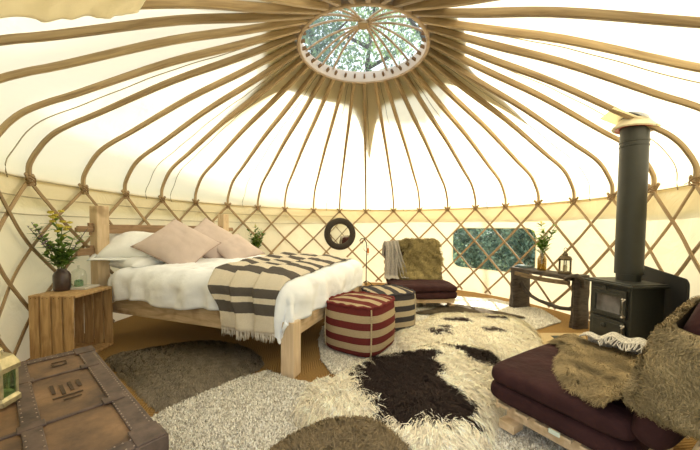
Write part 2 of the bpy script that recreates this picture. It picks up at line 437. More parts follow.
# valance outside the wall top (doubled canvas band)
mb=MB()
def fn(u,v):
    d=-72.5+325*u; hb=1.39+.02*fbm(d*.05,0,0,1); h=hb+(1.66-hb)*v
    return pol(d,rw(d)+.075+.01*fbm(d*.2,h,1,1)+.012*(1-v),h)
mb.grid(fn,220,5); o=mb.build('trim_1',canvas('valance_canvas',(.82,.76,.60),(.80,.70,.48),.55,.4),angle=180); tag(o,kind='structure')
# hem rope lines on the wall
mb=MB()
for h,a0,a1 in ((1.47,100,250),(1.31,100,250)):
    mb.tube([pol(a0+(a1-a0)*k/80,rw(a0+(a1-a0)*k/80)+.030,h+.012*fbm(k*.1,h,0,1)) for k in range(81)],.005,5)
mb.tube([pol(-72+324*k/200,rw(-72+324*k/200)+.030,1.625) for k in range(201)],.006,5)
o=mb.build('trim_2',canvas('hem_canvas',(.62,.55,.40),(.5,.42,.28),.3),angle=180); tag(o,kind='structure')
# canopy
mb=MB(); nth=264
profs={}
def canopy_pt(deg,v,off=.04):
    key=(round(deg,3),off)
    if key not in profs:
        P=prof(deg,off)
        d=abs((deg+90+180)%360-180)
        if d<17.4: P=[q for q in P if q.y>1.86]
        P.append(Vector((.70,3.40))) if False else None
        L=[0]
        for i in range(len(P)-1): L.append(L[-1]+(P[i+1]-P[i]).length)
        profs[key]=(P,L)
    P,L=profs[key]; t=v*L[-1]
    i=0
    while i<len(P)-2 and L[i+1]<t: i+=1
    f=min(1,(t-L[i])/(L[i+1]-L[i])); q=P[i]*(1-f)+P[i+1]*f
    return pol(deg,q.x,q.y)
def fn(u,v):
    deg=-90+360*u+.68
    p=canopy_pt(deg,v)
    w=.012*fbm(deg*.06,v*3,0,1.5)*min(1,v*6)*min(1,(1-v)*6)
    return p+Vector((0,0,w))
mb.grid(fn,nth,44,closed_u=True)
ceil=mb.build('ceiling',M['canvas'],angle=180); tag(ceil,kind='structure')
# seam cords of the canopy
for th in (-156.4,170.2,162.4,137.2,103.8,85.5,72.0,40.1,8.1,-13.5,-35,-56,-126.5):
    mb=MB(); pts=[]
    for k in range(60):
        v=k/59; p=canopy_pt(th,v*.985,.026); wob=.018*math.sin(k*.9)*max(0,1-v*6)+.004*math.sin(k*.7)
        t=Vector((-sin(R(th)),cos(R(th)),0)); pts.append(p+t*wob)
    mb.tube(pts,.0045,5); mb.build('seam',M['seam'],parent=ceil)
# star shaped crown cap lying over the canopy
tips=[(85.1,2.27),(9.2,2.27),(-66,2.35),(-126,2.3),(-197.3,2.28),(-274.9,2.27)]
def star_r(deg):
    d=deg
    while d>85.1: d-=360
    while d<=-274.9: d+=360
    for (a,ra),(b,rb) in zip(tips,tips[1:]):
        if b<=d<=a:
            m=(a+b)/2; x=abs(d-m)/((a-b)/2); rt=ra if d>m else rb
            return 1.17+(rt-1.17)*x**8
    return 1.2
def fn(u,v):
    deg=-180+360*u; P=prof(deg,.075); r1=star_r(deg); r=.80+(r1-.80)*v
    for a,b in zip(P,P[1:]):
        if b.x<=r<=a.x:
            f=(r-b.x)/(a.x-b.x); return pol(deg,r,b.y*(1-f)+a.y*f)
    return pol(deg,r,P[-1].y if r<1 else P[0].y)
mb=MB(); mb.grid(fn,480,16,closed_u=True)
o=mb.build('canvas_crown_cap',M['cap'],angle=180)
tag(o,'star-shaped canvas cap over the roof, a darker star around the crown ring','canvas cap')

# roof poles
names_rel={}
def pole_label(i):
    d=10-i
    w=['','first','second','third','fourth','fifth','sixth','seventh','eighth','ninth','tenth','eleventh','twelfth','thirteenth','fourteenth','fifteenth','sixteenth','seventeenth']
    if i==10: return 'bent wooden roof pole rising from the trellis directly above the round mirror'
    if i==20: return 'bent wooden roof pole just right of the flue, passing in front of its flange'
    if i==19: return 'bent wooden roof pole just left of the black flue'
    if i==21: return 'bent wooden roof pole at the right edge, next beyond the flue pole'
    if i==0: return 'thick bent roof pole at the far left edge of the photo'
    if d>0: return 'bent wooden roof pole, %s to the left of the one above the round mirror'%w[d]
    if i<19: return 'bent wooden roof pole, %s to the right of the one above the round mirror'%w[-d]
    if i<29: return 'near roof pole crossing the top right of the photo, %s beyond the trellis in view'%w[i-21]
    return 'near roof pole crossing the top left of the photo, %s above the left edge pole'%w[35-i]
for i in range(35):
    deg,hk=knot(i); door=DOOR[0]<i<DOOR[1]
    P=prof(deg,0,hk)
    if door: P=[q for q in P if q.y>1.88]
    else: P=[Vector((P[0].x,hk-.05))]+P
    pts=[pol(deg,q.x,q.y) for q in P]
    n=len(pts); jit=random.uniform(-.008,.008)
    ws=[]; hs=[]
    for k,q in enumerate(P):
        t=min(1,max(0,(3.05-q.x)/2.2)); ws.append(.034+.016*min(1,t*1.5)); hs.append(.034+.028*min(1,t*1.5))
    tang=Vector((-sin(R(deg)),cos(R(deg)),0))
    pts=[p+tang*jit*math.sin(k/n*pi) for k,p in enumerate(pts)]
    # taper into the ring
    pts.append(pol(deg,.760,3.362)); ws.append(.036); hs.append(.036)
    rad=Vector((cos(R(deg)),sin(R(deg)),0))
    ups=[tang.cross((pts[min(k+1,len(pts)-1)]-pts[max(k-1,0)]).normalized()) for k in range(len(pts))]
    root=empty('roof_pole',(0,0,0),0,pole_label(i),'roof pole','bent roof poles between trellis and crown')
    mb=MB(); mb.sweep(pts,ws,hs,ups,12,sq=.35); mb.build('shaft',M['pole'],parent=root,angle=35)
    if not door:
        mb=MB(); c0=pol(deg,rw(deg)-.012,hk+.0); 
        for q in range(3):
            pp=[]
            for s in range(13):
                a=2*pi*s/12; rr=.036
                pp.append(c0+tang*(rr*cos(a))+rad*(rr*.8*sin(a))+Vector((0,0,.012*(q-1)+ .03*cos(a)*(1 if q!=1 else -1))))
            mb.tube(pp,.0045,5)
        mb.tube([c0-rad*.03,c0-rad*.035+tang*.03+Vector((0,0,-.012)),c0-rad*.03+tang*.065+Vector((0,0,-.018+random.uniform(-.01,.02)))],.003,5)
        mb.build('lashing',M['lash'],parent=root)
    # peg end inside the ring
    mb=MB(); mb.beam(pol(deg,.738,3.372),pol(deg,.685,3.392),.024,.03); mb.build('pole_tip',M['lash'],parent=root,smooth=False)

# trellis
trel=empty('trellis_wall',(0,0,0),0,'criss-cross lattice of brown wooden laths standing all around inside the canvas wall','trellis')
for i in range(35):
    for sgn in (1,-1):
        pts=[];ups=[]
        ro=-.012 if sgn>0 else .006
        for k in range(33):
            hf=k/32; h=1.665+(.03-1.665)*hf; idx=i+sgn*(1.6-h)/.3*.5
            if DOOR[0]+.05<(idx%35)<DOOR[1]-.05:
                break
            d,hk=knot(idx); hh=h+(hk-1.61)*max(0,min(1,h/1.6))
            rj=ro+.003*math.sin(k*.7+i)
            pts.append(pol(d,rw(d)+rj,hh)); ups.append(Vector((cos(R(d)),sin(R(d)),0)))
        if len(pts)<5: continue
        mb=MB(); mb.sweep(pts,.034+.004*math.sin(i*2.3),.015,ups,8)
        mb.build('lath',M['lath'],parent=trel,angle=60)

# crown ring
cr=empty('crown_ring',(0,0,3.305),0,'round wooden crown ring with bent spokes at the top of the roof','crown ring')
mb=MB(); pr=[(.742,0),(.768,0),(.778,.012),(.778,.150),(.742,.155),(.738,.145),(.738,.008),(.742,0)]
mb.lathe(pr,96,caps=False); mb.build('rim',M['ring'],parent=cr,angle=30)
mb=MB(); mb.lathe([(.737,.010),(.733,.014),(.733,.150),(.737,.154)],96,caps=False); mb.build('inner_rim',plain('pale_inner_rim',(.72,.62,.52),.6),parent=cr,angle=30)
for a in (167,149,138,124,62,49,34,16):
    mb=MB(); pts=[]
    for k in range(25):
        t=-1+2*k/24; r=.728*abs(t); aa=a if t>=0 else a+180
        off=(a-90)/77*.035
        z=.125+.215*(1-abs(t)**2.2)
        pts.append(Vector((r*cos(R(aa))+off*(1-abs(t))*0,r*sin(R(aa))+off*(1-abs(t)),z)))
    mb.sweep(pts,.030,.022,(0,0,1),8,sq=.8); mb.build('spoke',M['ring'],parent=cr,angle=60)
mb=MB(); mb.box((0,.0,.318),(.12,.12,.03)); mb.box((0,0,.345),(.10,.10,.024),rot=Matrix.Rotation(.6,3,'Z')); mb.build('spoke_block',M['pole'],parent=cr,bevel=.006)
# clear dome
mb=MB(); mb.lathe([(.84,3.46)]+[(.84*cos(R(a)),3.47+.30*sin(R(a))) for a in range(0,91,9)],64,caps=False)
o=mb.build('window_2',M['film'],angle=180); tag(o,kind='structure')

# inner flap of canvas gathered over the doorway
mb=MB()
def fn(u,v):
    deg=-123.5+34*u; 
    P=prof(deg,-.045); r0=2.35+.75*u*0+.35*u; r=r0+(rw(deg)-.12-r0)*v
    for a,b in zip(P,P[1:]):
        if b.x<=r<=a.x:
            f=(r-b.x)/(a.x-b.x); h=b.y*(1-f)+a.y*f; break
    else: h=2.0
    sag=.05*math.sin(u*pi)+.03*abs(math.sin(v*9+u*6))*.5+.02*fbm(u*3,v*5,0,1.5)
    tw=1.5*math.sin(v*11)*.25
    return pol(deg+tw,r,h-sag)
mb.grid(fn,40,40); o=mb.build('door_flap',M['flap'],angle=180,solid=.004)
tag(o,'cream canvas flap gathered under the roof poles at the top left corner','canvas flap')

# doorway (behind the camera's shoulders)
dr=empty('door_1',(0,0,0)); tag(dr,kind='structure')
a=R(-90+18.3); 
xd,yd=abs(3.33*sin(R(17.6))),-3.33*cos(R(17.6))
for s in (-1,1):
    mb=MB(); mb.box((s*xd,yd,.96),(.07,.09,1.92)); mb.build('door_post',M['pole'],parent=dr,bevel=.005,smooth=False)
mb=MB()
mb.sweep([pol(-90+35.4*(k/16-.5),rw(-90)-.03,1.90) for k in range(17)],.07,.09,(0,0,1),8); mb.build('door_head',M['pole'],parent=dr,angle=60)

# ------------------------------------------------------------------ fur / shag
def fur_object(name,base,pts,nrm,flow,length,width,cols,parent=None,curl=.3,lift=.45,segs=3,basecol=(.4,.36,.3)):
    """base: MB with solid underlay. pts,nrm,flow arrays (N,3). length,width arrays. one mesh."""
    n=len(pts)
    nrm=nrm/np.linalg.norm(nrm,axis=1,keepdims=True)
    flow=flow-nrm*(flow*nrm).sum(1,keepdims=True)
    flow/= np.linalg.norm(flow,axis=1,keepdims=True)+1e-9
    L=length[:,None]; 
    side=np.cross(nrm,flow); 
    tw=rng.uniform(-.8,.8,(n,1)); side=side*np.cos(tw)+nrm*np.sin(tw)*.5
    W=width[:,None]
    ph=rng.uniform(0,2*pi,(n,1)); verts=[]
    p=pts.copy()
    lf=lift*(1+rng.uniform(-.4,.4,(n,1)))
    for k in range(segs+1):
        t=k/segs; w=W*(1-t*.85)
        a=lf*(1-t)**1.0+ .02
        pos=pts+ L*(flow*(t*(1-.3*a)) + nrm*(np.sin(np.minimum(t*2.2,1.57))*a)) + side*L*curl*np.sin(ph+t*4)*t*.5
        verts.append(pos-side*w/2); verts.append(pos+side*w/2)
    V=np.stack(verts,1)            # n,2(s+1),3
    idx=np.arange(n)[:,None]*(2*(segs+1))
    F=[]
    for k in range(segs):
        F.append(np.stack([idx[:,0]+2*k,idx[:,0]+2*k+1,idx[:,0]+2*k+3,idx[:,0]+2*k+2],1))
    F=np.concatenate(F,0)
    V=V.reshape(-1,3); 
    nb=len(base.v); bv=np.array(base.v,float).reshape(-1,3) if nb else np.zeros((0,3))
    allv=np.concatenate([bv,V],0)
    # faces
    bl=[len(f) for f in base.f]; bi=[i for f in base.f for i in f]
    loops=np.concatenate([np.array(bi,np.int32),(F+nb).astype(np.int32).ravel()])
    tot=np.concatenate([np.array(bl,np.int32),np.full(len(F),4,np.int32)])
    start=np.concatenate([[0],np.cumsum(tot)[:-1]]).astype(np.int32)
    me=bpy.data.meshes.new(name); me.vertices.add(len(allv)); me.vertices.foreach_set('co',allv.astype(np.float32).ravel())
    me.loops.add(len(loops)); me.loops.foreach_set('vertex_index',loops)
    me.polygons.add(len(tot)); me.polygons.foreach_set('loop_start',start); me.polygons.foreach_set('loop_total',tot)
    me.materials.append(M['fur']); me.update(calc_edges=True)
    ca=me.color_attributes.new('Col','FLOAT_COLOR','POINT')
    c=np.ones((len(allv),4),np.float32)
    if nb:
        bc=basecol(bv) if callable(basecol) else np.tile(np.array(basecol),(nb,1)); c[:nb,:3]=bc
    shade=np.repeat(cols[:,None,:],2*(segs+1),1)
    c[nb:,:3]=shade.reshape(-1,3); ca.data.foreach_set('color',c.ravel())
    me.polygons.foreach_set('use_smooth',np.ones(len(tot),bool))
    o=bpy.data.objects.new(name,me); col.objects.link(o)
    if parent: o.parent=parent
    return o
def in_poly(x,y,poly):
    c=np.zeros(len(x),bool); n=len(poly)
    for i in range(n):
        x1,y1=poly[i]; x2,y2=poly[(i+1)%n]
        cond=((y1>y)!=(y2>y)); xx=(x2-x1)*(y-y1)/((y2-y1)+1e-12)+x1
        c^=cond&(x<xx)
    return c
def smooth_poly(poly,k=6):
    out=[]; n=len(poly)
    for i in range(n):
        p0,p1,p2,p3=[Vector(poly[(i+j)%n]) for j in (-1,0,1,2)]
        for s in range(k):
            t=s/k; out.append(tuple(.5*((2*p1)+(-p0+p2)*t+(2*p0-5*p1+4*p2-p3)*t*t+(-p0+3*p1-3*p2+p3)*t**3)))
    return out
def sample_poly(poly,n):
    P=np.array(poly); lo=P.min(0); hi=P.max(0); xs=[];ys=[]; got=0
    while got<n:
        x=rng.uniform(lo[0],hi[0],n*2); y=rng.uniform(lo[1],hi[1],n*2); m=in_poly(x,y,poly); xs.append(x[m]);ys.append(y[m]); got+=m.sum()
    return np.concatenate(xs)[:n],np.concatenate(ys)[:n]
def nz(x,y,s,seed=0):
    # cheap smooth noise via sums of sines
    r=np.random.default_rng(seed); v=np.zeros_like(x)
    for k in range(7):
        a=r.uniform(0,2*pi); f=s*r.uniform(.6,1.8); v+=np.sin(f*(x*np.cos(a)+y*np.sin(a))+r.uniform(0,6.3))
    return v/3.5
def pelt(name,poly,z,n,L,Wd,colfn,flow=(0,0),radial=1.0,thick=.03,lift=.5,curl=.35,label='',cat='sheepskin',group=None,under=None,height=None):
    sp=smooth_poly(poly,5); C=np.array(sp).mean(0)
    base=MB(); nr=10; ns=len(sp)
    def bz(rho,x=0,y=0): 
        hh=height(np.array([x]),np.array([y]))[0] if height else 0
        return z+thick*(1-rho**4)*.8+.004+hh
    vs=[(C[0],C[1],bz(0,*C))]
    for r_ in range(1,nr+1):
        rho=r_/nr
        for x,y in sp: 
            X=C[0]+(x-C[0])*rho; Y=C[1]+(y-C[1])*rho; vs.append((X,Y,bz(rho,X,Y) if r_<nr else z+.002+(height(np.array([X]),np.array([Y]))[0] if height else 0)))
    fs=[(0,1+k,1+(k+1)%ns) for k in range(ns)]
    for r_ in range(1,nr):
        for k in range(ns):
            a=1+(r_-1)*ns+k; b=1+(r_-1)*ns+(k+1)%ns; fs.append((a,a+ns,b+ns,b))
    fs.append(tuple(1+(nr-1)*ns+k for k in range(ns))[::-1])
    base.add(vs,fs)
    x,y=sample_poly(sp,n)
    # rho estimate: distance ratio
    ang=np.arctan2(y-C[1],x-C[0]); S=np.array(sp)-C; sa=np.arctan2(S[:,1],S[:,0]); sr=np.hypot(S[:,0],S[:,1]); o=np.argsort(sa)
    rad=np.interp(ang,sa[o],sr[o],period=2*pi); rho=np.clip(np.hypot(x-C[0],y-C[1])/rad,0,1)
    hz=height(x,y) if height else 0
    P=np.stack([x,y,z+thick*(1-rho**4)*.8+.004+hz],1)
    nr_=np.stack([(x-C[0])*rho**2*.6/rad,(y-C[1])*rho**2*.6/rad,np.ones(n)],1)
    fa=nz(x,y,6,3)*1.3; fb_=nz(x,y,38,7)*3; 
    fx=radial*(x-C[0])/rad+flow[0]+np.cos(fa*3)*.35; fy=radial*(y-C[1])/rad+flow[1]+np.sin(fa*3)*.35
    F=np.stack([fx+.45*np.cos(fb_)+rng.normal(0,.15,n),fy+.45*np.sin(fb_)+rng.normal(0,.15,n),np.zeros(n)],1)
    cols=colfn(x,y,rho)
    cols=np.clip(cols*(1+.16*nz(x,y,60,11)[:,None])*(1+rng.normal(0,.14,(n,1))),0.004,1)
    ln=L*rng.uniform(.65,1.2,n); wd=np.full(n,Wd)*rng.uniform(.7,1.3,n)
    o=fur_object(name,base,P,nr_,F,ln,wd,cols,curl=curl,lift=lift,basecol=lambda bv: colfn(bv[:,0],bv[:,1],np.ones(len(bv)))*.7)
    return tag(o,label,cat,group)

CREAM=np.array([.93,.84,.66]); BLACK=np.array([.024,.014,.012]); GREYB=np.array([.17,.135,.088])
def C1(c): 
    c=np.array(c); return lambda x,y,r: np.tile(c,(len(x),1))
# ---- rugs
def rug(name,poly,z,n,L,colfn,label,edge=.004,seed=1):
    base=MB(); N_=len(poly)
    vs=[(x,y,z) for x,y in poly]+[(x,y,z+.012) for x,y in poly]
    fs=[tuple(range(N_))[::-1],tuple(range(N_,2*N_))]+[(k,(k+1)%N_,N_+(k+1)%N_,N_+k) for k in range(N_)]
    base.add(vs,fs)
    x,y=sample_poly(poly,n)
    P=np.stack([x,y,np.full(n,z+.012)],1); nr_=np.tile([0,0,1.],(n,1))
    a=rng.uniform(0,2*pi,n); F=np.stack([np.cos(a),np.sin(a),np.zeros(n)],1)
    cols=np.clip(colfn(x,y,None)*(1+rng.normal(0,.13,(n,1))),.01,1)
    o=fur_object(name,base,P,nr_,F,L*rng.uniform(.7,1.2,n),np.full(n,.010)*rng.uniform(.7,1.4,n),cols,curl=.4,lift=1.1,segs=2,basecol=lambda bv:colfn(bv[:,0],bv[:,1],None)*.6)
    return tag(o,label,'rug')
def shagcol(a,b,p,seed):
    a=np.array(a);b=np.array(b)
    def f(x,y,r):
        k=(rng.uniform(0,1,len(x))<p)[:,None]; return np.where(k,a,b)
    return f
R1=[(-1.40,-2.05),(-1.26,-1.78),(-1.16,-1.63),(-.97,-1.39),(-.78,-1.23),(-.56,-1.36),(-.33,-1.44),(-.1,-1.5),(.4,-1.60),(1.0,-1.62),(1.6,-1.9),(1.25,-2.75),(.6,-3.0),(-.35,-3.05),(-.75,-2.75)]
rug('shag_rug',R1,.0,110000,.026,shagcol((.90,.85,.74),(.50,.45,.36),.68,1),'large cream and grey flecked shag rug in the foreground between trunk and futon chair')
R2=[(-.46,-.07),(-.44,-.56),(-.36,-.98),(-.25,-1.22),(-.07,-1.36),(.27,-1.54),(.9,-1.55),(1.75,-1.55),(2.0,-1.2),(1.88,-.66),(1.93,-.15),(2.64,.31),(2.74,.9),(2.3,1.55),(1.6,1.72),(.95,1.25),(.5,.75),(.0,.4)]
rug('shag_rug',R2,.0,90000,.024,shagcol((.90,.85,.74),(.62,.57,.47),.7,2),'pale cream shag rug under the two poufs, running back to the bench')
# kilim
def flat(name,poly,z,t,mat,**k):
    mb=MB(); n=len(poly); mb.add([(x,y,z) for x,y in poly]+[(x,y,z+t) for x,y in poly],[tuple(range(n))[::-1],tuple(range(n,2*n))]+[(j,(j+1)%n,n+(j+1)%n,n+j) for j in range(n)]); return mb.build(name,mat,smooth=False,**k)
kil=flat('flat_woven_mat',[(1.97,-.15),(2.62,-.12),(2.34,-.58),(2.05,-.72),(1.92,-.66)],.001,.008,plain('tan_weave',(.50,.38,.21),.95,0,.1,.3,120,.4,200))
tag(kil,'small tan flat woven mat with a dark triangle, beside the stove','mat')
o=flat('woven_triangle',[(2.16,-.24),(2.46,-.22),(2.13,-.45)],.009,.003,plain('dark_weave',(.05,.055,.045),.95)); o.parent=kil; o['label']='dark grey triangle pattern'

# ---- sheepskins on the floor
black=[(-.09,-1.32),(.1,-1.12),(.36,-.96),(.58,-.93),(.68,-.97),(.62,-1.14),(.64,-1.30),(.56,-1.50),(.66,-1.72),(.66,-1.95),(.52,-1.96),(.41,-1.9),(.25,-1.93),(.13,-1.97),(.09,-1.86),(.03,-1.63),(-.02,-1.5)]
black2=[(.84,-.78),(1.01,-.76),(1.16,-.88),(1.18,-1.12),(1.06,-1.2),(.92,-1.09)]
def jacob(x,y,r):
    jx=x+nz(x,y,30,5)*.04; jy=y+nz(x,y,30,6)*.04
    m=in_poly(jx,jy,black)|in_poly(jx,jy,black2)
    c=np.where(m[:,None],BLACK,CREAM)
    br=(.12*nz(x,y,9,8))[:,None]; return c*(1+br)
S1=[(-.36,-1.70),(-.32,-1.51),(-.12,-1.35),(.1,-1.08),(.36,-.94),(.61,-.80),(.86,-.66),(1.12,-.74),(1.17,-1.01),(1.05,-1.36),(.88,-1.67),(.72,-1.92),(.60,-2.14),(.34,-2.24),(.16,-2.14),(.10,-2.02),(-.04,-2.0),(-.22,-1.94),(-.38,-1.83)]
pelt('sheepskin',S1,.036,60000,.13,.0065,jacob,(-.1,-.3),.8,.045,.55,.3,label='long-haired black and cream sheepskin lying in the middle of the floor')
spots=[(1.22,.07,.15,.09),(.88,-.37,.11,.09),(1.75,.22,.14,.07),(1.49,-.28,.13,.06),(.97,-.2,.09,.05)]
def spotted(x,y,r):
    jx=x+nz(x,y,25,5)*.02; jy=y+nz(x,y,25,6)*.02; m=np.zeros(len(x),bool)
    for a,b,rx,ry in spots: m|=((jx-a)/rx)**2+((jy-b)/ry)**2<1
    return np.where(m[:,None],BLACK*2.2,CREAM*1.02)*(1+.1*nz(x,y,9,9)[:,None])
S2=[(.45,-.46),(.50,-.13),(.82,.12),(1.1,.42),(1.52,.46),(2.0,.33),(2.02,-.04),(1.84,-.50),(1.60,-.90),(1.3,-.85),(1.1,-.66),(.86,-.66),(.60,-.72),(.44,-.68)]
pelt('sheepskin',S2,.034,42000,.10,.0070,spotted,(-.1,-.4),.7,.035,.5,.3,label='cream sheepskin with small dark brown spots, behind the black and cream one')
S3=[(.76,.50),(1.01,.68),(1.38,1.0),(1.62,.93),(1.98,.66),(2.2,.40),(2.1,.36),(1.9,.42),(1.58,.52),(1.23,.49),(.97,.46)]
pelt('sheepskin',S3,.034,20000,.04,.005,C1((.13,.10,.065)),(.5,-.2),.5,.02,.4,.2,label='narrow grey-brown pelt lying in front of the far futon chair')
S4=[(-2.25,-1.08),(-2.14,-.88),(-1.7,-.62),(-1.24,-.70),(-.93,-.98),(-.88,-1.16),(-1.0,-1.38),(-1.14,-1.60),(-1.3,-1.78),(-1.62,-1.55)]
def s4c(x,y,r):
    k=(.5+.5*np.clip(nz(x,y,5,12)*1.5,-1,1))[:,None]; return np.array([.13,.095,.055])*k+np.array([.27,.225,.165])*(1-k)
pelt('sheepskin',S4,.0,42000,.06,.0065,s4c,(.2,-.5),.6,.03,.6,.4,label='dark grey-brown sheepskin on the floor beside the bed')
S5=[(-.42,-2.22),(-.31,-2.09),(-.18,-2.0),(-.05,-1.97),(.06,-1.99),(.16,-2.1),(.22,-2.25),(.24,-2.7),(0,-2.9),(-.4,-2.8),(-.5,-2.5)]
pelt('sheepskin',S5,.075,36000,.085,.0060,C1((.22,.165,.095)),(0,.3),.5,.06,.7,.5,label='grey-brown sheepskin at the bottom centre of the photo, nearest the camera')

# ------------------------------------------------------------------ bed
BA=(-2.79,-.54); BANG=R(-18)
bed=empty('bed',(BA[0],BA[1],0),BANG,'chunky pale wooden double bed frame with square posts along the left wall','bed')
BL,BW=2.35,1.80     # local: x toward foot, y across (far side)
def part(mb,name,mat,parent,**k): return mb.build(name,mat,parent=parent,**k)
for y in (0,BW):
    mb=MB(); mb.box((0,y,.71),(.12,.12,1.42)); part(mb,'head_post',M['pinez'],bed,bevel=.006,smooth=False)
    mb=MB(); mb.box((BL-.02,y,.225),(.12,.12,.45)); part(mb,'foot_leg',M['pinez'],bed,bevel=.006,smooth=False)
    mb=MB(); mb.box((BL/2,y,.385),(BL-.14,.045,.16)); part(mb,'side_rail',wood('rail_pine' ,(.64,.49,.31),(.42,.30,.17),(1.2,7,7),.6,4,.25),bed,bevel=.004,smooth=False)
for h,hh in ((1.175,.10),(.94,.12)):
    mb=MB(); mb.box((0,BW/2,h),(.045,BW-.12,hh)); part(mb,'headboard_rail',M['oak'],bed,bevel=.004,smooth=False)
    for y,s in ((0,-1),(BW,1)):
        mb=MB(); mb.box((0,y+s*.13,h),(.045,.14,hh*.62)); mb.box((0,y+s*.20,h-.008),(.044,.03,hh*.5)); t=part(mb,'tenon',M['oak'],bed,bevel=.008,smooth=False)
        mb=MB(); mb.tube([(0,y+s*.085,h-.06),(0,y+s*.085,h+.06)],.014,8); mb.box((0,y+s*.085,h+.04),(.035,.035,.05)); part(mb,'peg',M['oak'],t)
mb=MB(); mb.box((BL-.02,BW/2,.385),(.045,BW-.12,.16)); part(mb,'foot_rail',M['pine'],bed,bevel=.004,smooth=False)
for k in range(13):
    mb=MB(); mb.box((.18+k*.165,BW/2,.455),(.09,BW-.05,.02)); part(mb,'slat',M['pine'],bed,smooth=False)
bm_=Matrix.Translation((BA[0],BA[1],0))@Matrix.Rotation(BANG,4,'Z')
def bedobj(name,label,cat): return empty(name,(BA[0],BA[1],0),BANG,label,cat)
# mattress
mb=MB(); mb.box((1.16,BW/2,.565),(2.14,BW-.10,.19))
o=mb.build('mattress',M['sheet'],bevel=.06,seg=4,loc=(BA[0],BA[1],0)); o.rotation_euler=(0,0,BANG)
tag(o,'pale grey sheeted mattress showing at the head end of the wooden bed','mattress')
# duvet
S0,S1_,T0,T1=.24,2.25,.035,1.765; RD=.12; ZT=.77
def drop(d):
    if d<=0: return 0,0
    a=min(d/RD,pi/2); h=RD*sin(a); z=RD*(1-cos(a)); 
    if d>RD*pi/2: z+=d-RD*pi/2
    return h,z
def duv(s,t,lift=0,wr=1):
    """arc-length coordinates on the bed top -> local xyz"""
    ds=max(0,s-S1_); dt=max(0,T0-t); dT=max(0,t-T1)
    d=hypot(ds,max(dt,dT)); 
    if d>0:
        h,z=drop(d); k=h/d
        x=min(s,S1_)+ds*k; y=min(max(t,T0),T1)-dt*k+dT*k
        nx,ny=ds/d,(-dt+dT)/d
    else: x,y,z=s,t,0; nx=ny=0
    mid=(1-((s-1.25)/1.05)**4)*(1-((t-.9)/.92)**4)
    zz=ZT-z+.03*max(0,mid)
    w=(.022*fbm(s,t,0,3.0)+.014*fbm(s+3,t,1,7)+.005*fbm(s,t*1.6,4,20))*wr
    side=min(1,d/.12)
    # vertical folds on the hanging parts
    fold=.022*math.sin((s*1.3 if dt>dT and dt>ds else t*1.0)*16+3*fbm(s,t,5,1.5))*side*wr*min(1,d/.25)
    nx_,ny_,nz_=nx*side,ny*side,1-side
    return Vector((x+nx_*(w+fold+lift+.01*0),y+ny_*(w+fold+lift),zz+nz_*(w+lift)))
def fn(u,v):
    s=S0+(S1_+.40-S0)*u; 
    hem_near=.37+.02*math.sin(s*7)+(.24*min(1,max(0,(s-2.1)/.25)))
    t=T0-hem_near+(T1+.33-(T0-hem_near))*v
    if s>S1_: # corner and foot hem
        pass
    p=duv(s,t)
    # fold-back thick edge at the head
    if u<.06: p.z-=.05*(1-u/.06)**2
    return p
mb=MB(); mb.grid(fn,110,110)
o=mb.build('duvet',M['white'],angle=180,solid=.018,loc=(BA[0],BA[1],0)); o.rotation_euler=(0,0,BANG)
tag(o,'rumpled white duvet spread over the wooden bed and hanging over its foot','duvet')
# pillows and cushions
def pillow(name,a,b,c,loc,nrm,roll,mat,label,cat,piping=None,flange=0,group=None,wr=.012,seed=0,pinch=.10):
    n=Vector(nrm).normalized(); up=Vector((0,0,1)); x=up.cross(n)
    if x.length<.05: x=Vector((1,0,0))
    x.normalize(); y=n.cross(x); rot=Matrix((x,y,n)).transposed()@Matrix.Rotation(roll,3,'Z')
    def surf(u,v,sg):
        X,Y=2*u-1,2*v-1
        px=a*X*(1-pinch*(1-abs(Y)**2)*abs(X)**3*1.0); py=b*Y*(1-pinch*(1-abs(X)**2)*abs(Y)**3)
        e=((1-abs(X)**2.6)*(1-abs(Y)**2.6)); e=max(0,e)**.55
        w=wr*fbm(px+seed,py,sg,6)*min(1,e*2)
        return Vector((px,py,sg*(c*e+w*1.0)))
    mb=MB(); nn=26
    mb.grid(lambda u,v:surf(u,v,1),nn,nn); mb.grid(lambda u,v:surf(1-u,v,-1),nn,nn)
    if flange:
        for sg in (1,):
            pass
    root=mb.build(name,mat,angle=180)
    # weld
    import bmesh
    bm=bmesh.new(); bm.from_mesh(root.data); bmesh.ops.remove_doubles(bm,verts=bm.verts,dist=.0008); bm.to_mesh(root.data); bm.free()
    root.data.shade_smooth()
    root.matrix_world=Matrix.Translation(loc)@rot.to_4x4()
    tag(root,label,cat,group)
    if piping or flange:
        pts=[]
        for k in range(4):
            for s_ in range(16):
                t=s_/16
                u,v=[(t,0),(1,t),(1-t,1),(0,1-t)][k]; q=surf(u,v,0); 
                pts.append(q)
        m2=MB()
        if flange:
            ns=len(pts); out=[q+Vector((math.copysign(flange,q.x) if abs(q.x)>a*.86 else q.x*flange/a, math.copysign(flange,q.y) if abs(q.y)>b*.8 else q.y*flange/b,.004*math.sin(i))) for i,q in enumerate(pts)]
            m2.add(pts+out,[(i,(i+1)%ns,ns+(i+1)%ns,ns+i) for i in range(ns)])
            m2.build('flange',mat,parent=root,solid=.006,angle=180)
        else:
            m2.tube(pts,.0045,6,closed=True); m2.build('piping',piping,parent=root)
    return root
def BP(s,t,h): v=bm_@Vector((s,t,h)); return v
def BD(x,y,z): return Matrix.Rotation(BANG,3,'Z')@Vector((x,y,z))
pillow('pillow',.38,.24,.10,BP(.24,.40,.80),(0,0,1),R(70),M['white2'],'lower white pillow under the propped one, left side of the bed','pillow',seed=3)
pillow('pillow',.40,.25,.11,BP(.19,.34,.98),BD(.42,-.30,.82),R(-8),M['white2'],'upper white pillow with flat border, propped against the left of the headboard','pillow',flange=.045,seed=5)
